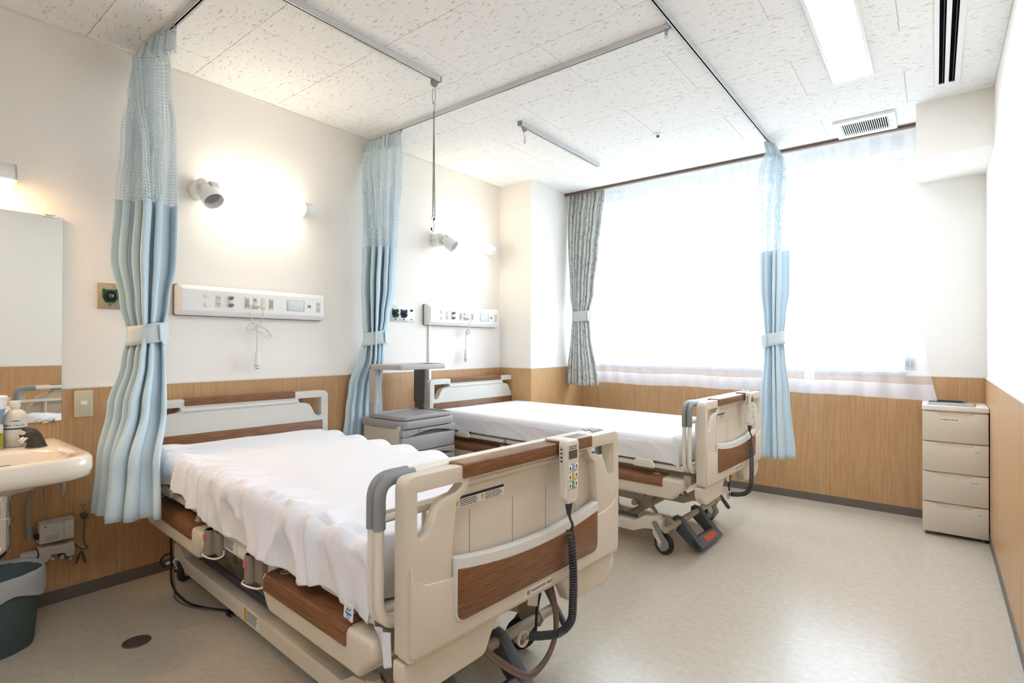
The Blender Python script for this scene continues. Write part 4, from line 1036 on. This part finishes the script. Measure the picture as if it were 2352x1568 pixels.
# ------------------------------------------------------------------ grey bedside locker
LX0, LX1, LY0, LY1 = .105, .500, 2.105, 2.555
t = thing('bedside_locker', 'grey bedside locker with drawers, tray top and raised shelf between the beds', 'locker', (.30, 2.33, 0))
bd = obj('carcass', bx(LX0+.01, LX1-.03, LY0+.006, LY1-.006, .07, .63), lk_beige, t, bevel=.006)
obj('plinth', bx(LX0+.02, LX1-.05, LY0+.02, LY1-.02, .045, .075), lk_dk, t, bevel=.004)
for xx in (LX0+.05, LX1-.06):
    for yy in (LY0+.04, LY1-.04):
        obj('caster', lt([(.010, -.011), (.024, -.011), (.026, 0), (.024, .011), (.010, .011)], (xx, yy, .026), 'y', 16), rubber_m, t)
obj('top_band', plate(B(), 'z', .610, .658, rnd([(LX0-.006, LY0-.002), (LX1-.09, LY0-.002), (LX1+.006, LY0+.02), (LX1+.006, LY1-.025), (LX1-.06, LY1+.004), (LX0-.006, LY1+.004)], [.02, .05, .03, .03, .04, .02])), lk_grey, t, bevel=.006)
def lip_tray(nm, z, h, x0, x1, y0, y1, mt, fm, cf):
    ol = rnd([(x0, y0), (x1-cf, y0), (x1, y0+cf*.35), (x1, y1-cf*.45), (x1-cf*.8, y1), (x0, y1)], [.025, .03, .03, .03, .03, .025])
    il = rnd([(x0+.016, y0+.016), (x1-cf, y0+.016), (x1-.022, y0+.016+cf*.35), (x1-.022, y1-.016-cf*.45), (x1-cf*.8-.006, y1-.016), (x0+.016, y1-.016)], [.025, .03, .03, .03, .03, .025])
    d = obj(nm, plate(B(), 'z', z, z+h, ol, [il]), mt, t, bevel=.004)
    obj(nm+'_floor', plate(B(), 'z', z+.001, z+h*.62, il), fm, d)
    return d
lip_tray('top_tray', .662, .024, LX0+.055, LX1+.002, LY0+.004, LY1-.012, lk_grey, lk_grey, .07)
lip_tray('shelf', .965, .032, .185, .445, LY0-.004, LY1+.006, lk_lt, lk_lt, .10)
# drawers with scooped pulls
for z0, z1 in ((.468, .604), (.330, .462), (.190, .324), (.078, .184)):
    zt = z1; yl, yr = LY0+.004, LY1-.004; ym = (yl+yr)/2
    dr = obj('drawer', bx(LX1-.036, LX1-.004, yl, yr, z0, z1-.045), lk_grey, t, bevel=.004)
    n = 14; arch = [(yr-.03-(yr-yl-.09)*i/n, zt-.040+.024*math.sin(PI*i/n)) for i in range(n+1)]
    obj('drawer_band', plate(B(), 'x', LX1-.036, LX1-.002, [(yl, zt-.042), (yl, zt), (yr, zt), (yr, zt-.042)]+arch), lk_grey, dr, bevel=.002)
    obj('pull_recess', bx(LX1-.034, LX1-.022, yl+.01, yr-.01, zt-.052, zt-.01), lk_dk, dr, smooth=False)
obj('lock', lt([(.0, LX1-.004), (.008, LX1-.004), (.008, LX1+.001), (0, LX1+.001)], (0, LY0+.14, .595), 'x', 14), steel_m, t)
obj('side_key', lt([(.0, LY0-.004), (.004, LY0-.004), (.004, LY0+.006), (0, LY0+.006)], (.42, 0, .622), 'y', 10), steel_m, t)
obj('locker_tag', bx(LX1-.0045, LX1-.003, LY1-.045, LY1-.012, .30, .318), paper_m, t, smooth=False)
p1 = obj('post', plate(B(), 'z', .75, .966, rrect(.165, .232, LY0+.004, LY0+.040, .012)), lk_lt, t)
obj('post_sleeve', plate(B(), 'z', .66, .752, rrect(.172, .222, LY0+.008, LY0+.036, .010)), lk_lt, p1)
p2 = obj('post', plate(B(), 'z', .725, .966, rrect(.135, .245, LY1-.045, LY1-.012, .008)), lk_dk, t)  # post and sleeve coloured dark to paint in shade, side turned from the light
obj('post_sleeve', plate(B(), 'z', .66, .728, rrect(.142, .236, LY1-.042, LY1-.015, .008)), lk_dk, p2)

# ------------------------------------------------------------------ four-drawer chest and the boards on it
QX0, QX1, QY0, QY1 = 2.934, 3.232, 4.055, 4.395
t = thing('drawer_chest', 'beige four-drawer chest with white top in the window corner', 'drawer chest', (3.083, 4.225, 0))
ch_m = mat('chest_beige', '#e0d6c5', .4)
obj('carcass', bx(QX0+.003, QX1-.003, QY0+.016, QY1, .018, .745), ch_m, t, bevel=.003)
obj('lid', bx(QX0-.003, QX1+.003, QY0-.004, QY1, .742, .771), mat('chest_white', '#efece4', .4), t, bevel=.004)
for xx in (QX0+.015, QX1-.03):
    for yy in (QY0+.02, QY1-.04): obj('foot', bx(xx, xx+.016, yy, yy+.02, 0, .02), lk_dk, t)
lbls = [[(.080, .108), (.112, .180)], [(.236, .266)], [(.212, .266)], [(.244, .270)]]
for i in range(4):
    z1 = .735-.1795*i; z0 = z1-.1745; w = QX1-QX0; ys = QY0
    n = 12; sc = [(QX0+w*(.80-.58*k/n), z1-.008-.024*math.sin(PI*k/n)**.5) for k in range(n+1)]
    dr = obj('drawer', plate(B(), 'y', ys, ys+.015, [(QX0, z0), (QX1, z0), (QX1, z1)]+[(QX0+w*.80, z1-.004)]+sc[1:-1]+[(QX0+w*.22, z1-.004)]+[(QX0, z1)]), ch_m, t, bevel=.0022, bang=40)
    obj('pull', plate(B(), 'y', ys+.011, ys+.018, rnd([(QX0+.01, z1-.040), (QX1-.01, z1-.034), (QX1-.01, z1-.001), (QX0+.01, z1-.001)], .003)), mat('pull_beige', '#e6ddcf', .4), dr)
    zl = z1-.045 if i == 0 else z1-.042
    for k, (a, b_) in enumerate(lbls[i]):
        lb = obj('name_label', bx(QX0+a, QX0+b_, ys-.0006, ys+.0002, zl-.007, zl+.008), paper_m, dr, smooth=False)
    obj('label_writing', strips('y', ys-.0010, QX0+lbls[i][0][0]+.003, QX0+lbls[i][-1][1]-.002, zl-.005, zl+.006, 2 if i != 0 else 1, .35, 30+i), ink_m, dr, smooth=False)
t = thing('clipboard', 'silver-grey board lying flat on the drawer chest', 'clipboard', (3.07, 4.20, .7715))
obj('board', plate(B(), 'z', .7716, .7756, rnd([(2.955, 4.08), (3.175, 4.07), (3.19, 4.30), (2.97, 4.31)], .006)), silver_m, t, bevel=.001)
obj('sheets', plate(B(), 'z', .7757, .7768, rnd([(2.965, 4.09), (3.165, 4.08), (3.178, 4.28), (2.98, 4.29)], .002)), mat('grey_sheet', '#a9a7a4', .5), t)
t = thing('clipboard', 'dark clipboard with black clip lying crosswise on the silver-grey board', 'clipboard', (3.06, 4.30, .777))
obj('board', plate(B(), 'z', .7769, .7805, rnd([(2.96, 4.24), (3.14, 4.235), (3.145, 4.385), (2.965, 4.385)], .006)), mat('dark_board', '#6c6a6c', .4), t, bevel=.001)
obj('clip', plate(B(), 'z', .7805, .7885, rnd([(3.0, 4.24), (3.125, 4.238), (3.125, 4.262), (3.0, 4.264)], .006)), black_m, t, bevel=.003)

# ------------------------------------------------------------------ washbasin corner
SY0, SY1, SX1, SZ = -.02, .605, .605, .716
t = thing('washbasin', 'cream ceramic wall washbasin with wide rim under the mirror', 'washbasin', (.30, .29, .60))
def ring(x0, x1, y0, y1, r, z, k=10): return [(x, y, z) for x, y in rnd([(x0, y0), (x1, y0), (x1, y1), (x0, y1)], r, k)]
rs = [ring(.004, SX1-.22, SY0+.18, SY1-.18, [.02, .08, .08, .02], .575),
      ring(.004, SX1-.12, SY0+.10, SY1-.10, [.02, .12, .12, .02], .612),
      ring(.004, SX1-.030, SY0+.028, SY1-.028, [.02, .12, .12, .02], .630),
      ring(.004, SX1-.006, SY0+.006, SY1-.006, [.015, .12, .12, .015], .642),
      ring(.004, SX1, SY0, SY1, [.015, .12, .12, .015], .668),
      ring(.004, SX1-.001, SY0+.001, SY1-.001, [.015, .12, .12, .015], SZ-.012),
      ring(.004, SX1-.010, SY0+.010, SY1-.010, [.012, .115, .115, .012], SZ-.001),
      ring(.016, SX1-.022, SY0+.022, SY1-.022, [.012, .11, .11, .012], SZ),
      ring(.262, SX1-.040, SY0+.055, SY1-.050, [.11, .14, .14, .11], SZ-.002),
      ring(.275, SX1-.052, SY0+.068, SY1-.063, [.11, .13, .13, .11], SZ-.014),
      ring(.285, SX1-.085, SY0+.09, SY1-.085, [.11, .12, .12, .11], .64),
      ring(.305, SX1-.13, SY0+.14, SY1-.14, [.09, .09, .09, .09], .598),
      ring(.36, SX1-.18, SY0+.23, SY1-.23, [.03, .03, .03, .03], .588)]
bm = B(); R_ = [[bm.verts.new(p) for p in r] for r in rs]
for a, b_ in zip(R_, R_[1:]):
    n = len(a)
    for j in range(n): bm.faces.new((a[j], a[(j+1) % n], b_[(j+1) % n], b_[j]))
bm.faces.new(list(reversed(R_[0]))); bm.faces.new(R_[-1]); bmesh.ops.recalc_face_normals(bm, faces=bm.faces)
o = obj('basin', bm, ceram_m, t, ang=75)
obj('drain', lt([(.0, .5885), (.02, .5885), (.022, .590), (.018, .5915), (0, .5915)], (.40, .30, 0), 'z', 20), chrome_m, t)
obj('overflow', plate(B(), 'x', .276, .2885, rrect(.27, .415, .655, .668, .006)), void_m, t)
obj('support_bracket', plate(B(), 'y', .598, .604, rnd([(.02, .63), (.14, .63), (.12, .50), (.095, .475), (.075, .50), (.06, .60), (.02, .60)], .01)), rim_m, t, bevel=.0015)
# drain pipe
t = thing('drain_pipe', 'chrome bottle-trap waste pipe under the washbasin', 'pipe', (.25, .41, .32))
obj('collar', lt([(.0, .585), (.036, .585), (.036, .562), (.028, .552), (0, .552)], (.25, .40, 0), 'z', 22), rim_m, t)
obj('pipe', tb(cr([(.25, .40, .56), (.25, .40, .48), (.25, .40, .40), (.25, .398, .352), (.248, .372, .325), (.245, .335, .325), (.24, .31, .352), (.23, .305, .42), (.18, .303, .45), (.01, .303, .45)], 6), .0185, 16), chrome_m, t)
for z in (.545, .455): obj('nut', lt([(.0, z-.012), (.024, z-.012), (.024, z+.012), (0, z+.012)], (.25, .40, 0), 'z', 16), chrome_m, t)
# faucet
t = thing('faucet', 'dark grey sensor faucet with chrome nozzle on the washbasin', 'faucet', (.21, .492, SZ))
sec = [((.205, .497, .7165), .031, .026), ((.206, .494, .735), .028, .024), ((.210, .487, .754), .027, .022), ((.217, .476, .768), .027, .018), ((.226, .463, .774), .025, .014), ((.232, .453, .774), .021, .010)]
bm = tb([p for p, a, b_ in sec], [a for p, a, b_ in sec], 18, ell=(.8, 1.0)); obj('body', bm, mat('faucet_grey', '#4d4745', .35, .3), t)
obj('tip_trim', tb([(.226, .463, .780), (.234, .449, .779)], .017, 14, ell=(.55, 1)), chrome_m, t)
obj('nozzle', tb([(.226, .464, .760), (.240, .446, .747)], .011, 16), chrome_m, t)
obj('base_ring', lt([(.0, .7155), (.034, .7155), (.034, .7195), (0, .7195)], (.205, .497, 0), 'z', 24), mat('faucet_base', '#5a5350', .3, .3), t)

def bottle_text(s, size, mt, par, c, r, z, ang):
    cu = bpy.data.curves.new('t', 'FONT'); cu.body = s; cu.size = size; cu.extrude = .0002; cu.align_x = 'CENTER'; cu.align_y = 'CENTER'; cu.resolution_u = 2
    to = bpy.data.objects.new('t', cu); COL.objects.link(to)
    me = bpy.data.meshes.new_from_object(to.evaluated_get(bpy.context.evaluated_depsgraph_get())); bm = B(); bm.from_mesh(me); bpy.data.objects.remove(to)
    for v in bm.verts:
        a = ang+v.co.x/r; rr = r+v.co.z; v.co = Vector((c[0]+rr*math.cos(a), c[1]+rr*math.sin(a), z+v.co.y))
    obj('lettering', bm, mt, par, smooth=False)
def med_bottle(x, y, label, txt):
    t = thing('medicine_bottle', label, 'bottle', (x, y, SZ+.0005), 'bottles on the washbasin'); z = SZ+.0005; r = .036
    b_ = obj('bottle', lt([(.0, z), (.033, z), (r, z+.004), (r, z+.112), (.034, z+.124), (.026, z+.136), (.015, z+.144), (.0135, z+.150), (.0135, z+.158), (0, z+.158)], (x, y, 0), 'z', 30), mat('bottle_white', '#ece7da', .35), t)
    obj('cap', lt([(.0, z+.152), (.0165, z+.152), (.0165, z+.176), (.0155, z+.178), (0, z+.178)], (x, y, 0), 'z', 26), whitep_m, t)
    lb = obj('paper_label', lathe(B(), [(r+.0004, z+.030), (r+.0004, z+.108)], (x, y, 0), 'z', 30, cap=False), paper_m, b_)
    obj('label_band', lathe(B(), [(r+.0007, z+.068), (r+.0007, z+.0735)], (x, y, 0), 'z', 30, cap=False), mat('navy_band', '#27306b', .6), b_)
    if txt:
        bottle_text('精製水「ヨシダ」', .0095, ink_m, b_, (x, y), r+.0008, z+.083, -.20)
        bottle_text('日本薬局方', .006, ink_m, b_, (x, y), r+.0008, z+.101, -.20)
med_bottle(.125, .447, 'white medicine bottle with navy band standing beside the sensor faucet', True)
med_bottle(.062, .408, 'white bottle half hidden behind the medicine bottle with navy band', False)
t = thing('soap_bottle', 'blue soap bottle with white cup top and green label on the washbasin', 'bottle', (.15, .372, SZ+.0005), 'bottles on the washbasin'); z = SZ+.0005
obj('lower_body', lt([(.0, z), (.034, z), (.037, z+.004), (.037, z+.088), (.032, z+.094), (0, z+.094)], (.15, .372, 0), 'z', 28), mat('soap_white', '#eef0ea', .35), t)
obj('green_label', lathe(B(), [(.0374, z+.006), (.0374, z+.060)], (.15, .372, 0), 'z', 28, cap=False), vary(mat('green_print', '#7fae3a', .5), ['#6fa83a', '#d8b23c', '#8fbf4d'], nscale=45, detail=1), t)
obj('funnel', lt([(.0, z+.092), (.026, z+.092), (.034, z+.115), (.043, z+.150), (.044, z+.155), (0, z+.155)], (.15, .372, 0), 'z', 28), mat('soap_blue', '#86abcf', .25), t)
obj('cup', lt([(.044, z+.154), (.0475, z+.19), (.0485, z+.200), (.046, z+.203), (0, z+.204)], (.15, .372, 0), 'z', 28, cap=False), mat('cup_white', '#f1f3f5', .3), t)
for k in (.192, .197): obj('cup_rib', lathe(B(), [(.0486, z+k-.001), (.0492, z+k), (.0486, z+k+.001)], (.15, .372, 0), 'z', 28, cap=False), MATS['cup_white'], t)

# mirror and its lamp
t = thing('mirror', 'frameless wall mirror hung above the washbasin', 'mirror', (0, .29, .788))
obj('backing', bx(.001, .012, -.028, .610, .792, 1.668), mat('mirror_back', '#8f8d88', .6), t)
g = obj('glass', bx(.012, .018, -.03, .612, .790, 1.670), mirror_m, t, smooth=False)
for y in (.03, .545):
    for z0, z1 in ((.784, .800), (1.662, 1.675)): obj('clip', bx(.004, .022, y, y+.045, z0, z1), chrome_m, t, bevel=.0015)
t = thing('mirror_light', 'lit white tube lamp on the wall above the mirror', 'wall lamp', (0, .14, 1.70))
obj('bracket', bx(0, .06, -.14, .40, 1.785, 1.825), whitem_m, t, bevel=.006)
obj('tube', lt([(.0, -.15), (.040, -.15), (.042, -.14), (.042, .428), (0, .428)], (.115, 0, 1.775), 'y', 26), tubemir_m, t)
# curved white hood over the tube
pts = [(.115+.058*math.cos(a), 1.778+.058*math.sin(a)) for a in [lerp(-.25, PI+.25, i/18) for i in range(19)]]+[(.115+.053*math.cos(a), 1.778+.053*math.sin(a)) for a in [lerp(PI+.25, -.25, i/18) for i in range(19)]]
obj('hood', plate(B(), 'y', -.155, .44, pts), whitem_m, t)
obj('hood_end', plate(B(), 'y', .430, .444, [(.115+.058*math.cos(a), 1.778+.058*math.sin(a)) for a in [lerp(-.25, PI+.25, i/18) for i in range(19)]]), whitem_m, t, bevel=.003)

# switch, outlet, sensor box
iv = mat('ivory_plate', '#d2cbb2', .4)
t = thing('light_switch', 'ivory wall switch plate with one rocker beside the mirror', 'switch', (D, .691, .797))
obj('plate', plate(B(), 'x', D, D+.007, rrect(.657, .725, .796, .914, .008)), iv, t, bevel=.002)
s = obj('surround', bx(D+.006, D+.0085, .678, .704, .847, .866), rim_m, t, bevel=.0006)
obj('rocker', bx(D+.008, D+.012, .681, .701, .849, .864), whitep_m, s, bevel=.001)
t = thing('wall_socket', 'ivory double wall socket below the washbasin', 'wall socket', (D, .692, .308))
obj('plate', plate(B(), 'x', D, D+.006, rrect(.658, .726, .308, .437, .005)), mat('tan_plate', '#b79a6b', .4), t, bevel=.0015)
for zc in (.398, .352):
    s = obj('socket_face', bx(D+.005, D+.0075, .679, .705, zc-.017, zc+.017), MATS['tan_plate'], t, bevel=.001)
    for y in (.6865, .6975): obj('socket_slot', bx(D+.0072, D+.008, y-.0014, y+.0014, zc, zc+.009), void_m, s, smooth=False)
    obj('socket_ground', bx(D+.0072, D+.008, .690, .694, zc-.010, zc-.005), void_m, s, smooth=False)
t = thing('sensor_box', 'white sensor control box on a valve block under the washbasin', 'control box', (0, .59, .19))
wt_m = mat('box_white', '#d8d6ce', .45)
b_ = obj('box', bx(.02, .072, .533, .648, .284, .366), wt_m, t, bevel=.004)
obj('box_top', bx(.022, .073, .531, .649, .364, .372), mat('box_grey', '#b9b7b2', .45), b_, bevel=.002)
obj('box_seam', bx(.0715, .0725, .612, .6135, .287, .362), gry_m, b_, smooth=False)
obj('box_print', strips('x', .0720, .552, .606, .292, .315, 4, .4, 40), gry_m, b_, smooth=False)
obj('box_logo', strips('x', .0720, .548, .556, .352, .357, 1, .7, 41), ink_m, b_, smooth=False)
m_ = obj('valve_block', plate(B(), 'x', .02, .062, rnd([(.532, .268), (.652, .262), (.652, .205), (.626, .205), (.618, .225), (.575, .228), (.563, .205), (.545, .196), (.532, .215)], .006)), wt_m, t, bevel=.004)
obj('valve_end', lt([(.0, .478), (.016, .478), (.019, .484), (.019, .530), (0, .530)], (.042, 0, .24), 'y', 20), wt_m, t)
obj('valve_ring', lt([(.0, .529), (.0205, .529), (.0205, .534), (0, .534)], (.042, 0, .24), 'y', 20), black_m, t)
for y, z in ((.577, .212), (.609, .209), (.637, .194)): obj('screw', lt([(.0, .028), (.010, .028), (.010, .062), (.007, .066), (0, .066)], (0, y, z), 'x', 16), steel_m, t)
obj('water_hose', tb(cr([(.10, .525, .60), (.06, .515, .52), (.045, .502, .44), (.045, .503, .37), (.045, .505, .33)], 6), .008, 10), mat('hose_grey', '#a29c92', .5), t)
obj('hose_nut', lt([(.0, .315), (.014, .315), (.014, .345), (.010, .350), (0, .35)], (.045, .507, 0), 'z', 14), gry_m, t)
obj('latch', bx(.045, .066, .520, .534, .305, .328), black_m, t, bevel=.002)
obj('wire', tb(cr([(.09, .545, .60), (.04, .552, .48), (.035, .568, .375)], 6), .0022, 6), gry_m, t)
t = thing('power_plug', 'grey mains plug with tangled lead in the socket below the washbasin', 'plug', (D+.008, .692, .15))
obj('plug', plate(B(), 'x', D+.0085, D+.035, rnd([(.682, .352), (.702, .352), (.705, .365), (.700, .372), (.684, .372), (.679, .365)], .004)), mat('plug_dark', '#5e5751', .5), t, bevel=.002)
obj('lead', tb(cr([(D+.03, .692, .352), (.035, .691, .32), (.03, .690, .25), (.03, .698, .225), (.03, .705, .218), (.03, .692, .210), (.03, .672, .225), (.03, .655, .25), (.035, .650, .26)], 6), .0028, 6), MATS['plug_dark'], t)
obj('lead_bow', tb(cr([(.03, .682, .207), (.032, .668, .18), (.03, .664, .155), (.033, .672, .175), (.03, .683, .205), (.032, .692, .18), (.03, .699, .150), (.033, .690, .165), (.03, .683, .205)], 6), .0026, 6), MATS['plug_dark'], t)

# waste bin with liner
bcx, bcy = .292, .352
t = thing('waste_bin', 'dark grey-green oval waste bin on the floor below the washbasin', 'waste bin', (bcx, bcy, 0))
obj('bucket', lathe(B(), [(.0, .003), (.108, .003), (.114, 0), (.117, .006), (.138, .262), (.142, .27), (.138, .272), (.130, .262), (.110, .012), (0, .010)], (bcx, bcy, 0), 'z', 40, sx=.92, sy=1.08), vary(mat('bin_green', '#4b5a5b', .55), ['#465556', '#506061'], nscale=200, detail=1, bump=.1, bdist=.0005), t)
bm = B(); prof = [(.112, .06), (.124, .18), (.136, .268), (.1405, .284), (.1445, .276), (.1475, .255), (.1485, .230), (.149, .205)]; rg = []
for i, (r, z) in enumerate(prof):
    row = []
    for j in range(64):
        a = 2*PI*j/64; w = 1+(.018*nz(3*math.cos(a)+i*.3, 3*math.sin(a))+.01*nz(9*math.cos(a), 9*math.sin(a), i*.5)); zz = z+(.030*nz(1.6*math.cos(a), 1.6*math.sin(a), 2.)-.008*math.sin(3*a) if i >= 5 else .004*nz(4*math.cos(a), 4*math.sin(a)))*(1 if i < 5 else (i-4)*.45)
        rad = r*w if i < 4 else max(r*w, .1415)
        row.append(bm.verts.new((bcx+rad*.92*math.cos(a), bcy+rad*1.08*math.sin(a), zz)))
    rg.append(row)
for a, b_ in zip(rg, rg[1:]):
    for j in range(64): bm.faces.new((a[j], a[(j+1) % 64], b_[(j+1) % 64], b_[j]))
bm.faces.new(list(reversed(rg[0])))
bmesh.ops.recalc_face_normals(bm, faces=bm.faces)
obj('liner', bm, bag_m, t, ang=180)
t = thing('floor_drain', 'round dark metal drain cover set in the floor by the washbasin', 'drain cover', (.636, .712, 0))
obj('cover', lt([(.0, .0003), (.044, .0003), (.044, .0022), (.041, .003), (.036, .003), (.035, .0022), (0, .0022)], (.636, .712, 0), 'z', 36), mat('drain_metal', '#6a645e', .4, .6), t)
obj('rim', lathe(B(), [(.044, .0002), (.047, .0002), (.047, .0026), (.044, .003)], (.636, .712, 0), 'z', 36, cap=False), mat('drain_rim', '#908a82', .4, .6), t)

# mains lead of the bed beside the washbasin, hanging to the floor
t = thing('mains_lead', 'black mains lead with plug lying on the floor under the bed beside the washbasin', 'cable', (.40, 1.0, 0))
pk = cr([(.20, 1.02, .36), (.155, 1.0, .33), (.15, .995, .22), (.155, .995, .10), (.18, .985, .035), (.25, .97, .007), (.36, .955, .006), (.48, .955, .006), (.58, .985, .006), (.66, 1.02, .008), (.70, 1.02, .014)], 8)
obj('lead', tb(pk, .0048, 8), black_m, t)
obj('lead_loop', tb(cr([(.150, .995, .13), (.145, .97, .125), (.142, .955, .10), (.15, .97, .075), (.155, .995, .085), (.16, 1.02, .07), (.165, 1.04, .05), (.165, 1.03, .035), (.158, 1.0, .05)], 6), .0048, 7), black_m, t)
obj('tie', tb([(.152, .975, .087), (.152, 1.01, .087)], .008, 8), whitep_m, t)
obj('plug', bx(.695, .732, 1.008, 1.034, .004, .024), black_m, t, bevel=.004)
for y in (1.014, 1.027): obj('pin', bx(.732, .747, y-.001, y+.001, .010, .017), steel_m, t, smooth=False)
obj('earth_lead', tb(cr([(.22, 1.03, .34), (.19, 1.01, .25), (.18, 1.0, .10), (.21, .985, .02), (.28, .965, .005), (.38, .935, .0045), (.50, .945, .0045), (.62, 1.0, .0045), (.80, 1.10, .0045), (.95, 1.16, .0045)], 7), .0032, 7), mat('grey_lead', '#65625f', .5), t)
# brown hose looping under the footboard of the bed beside the washbasin
t = thing('drain_hose', 'brown twin hose looping down under the footboard beside the washbasin', 'hose', (2.0, .05, .12), frame=BEDN)
for k in (0, 1):
    o_ = .011*k
    obj('hose', tb(cr([(1.985, .150+o_, .41), (1.995, .165+o_, .345), (1.998, .188+o_*.8, .26), (1.998, .186+o_*.7, .19), (1.998, .150+o_*.5, .142-o_*.5), (1.998, .085, .122-o_), (1.998, .03, .140-o_), (1.995, -.05-o_*.5, .205-o_*.7), (1.99, -.12-o_*.5, .275-o_*.6), (1.98, -.16, .36)], 7), .0065, 10), hose_m, t)
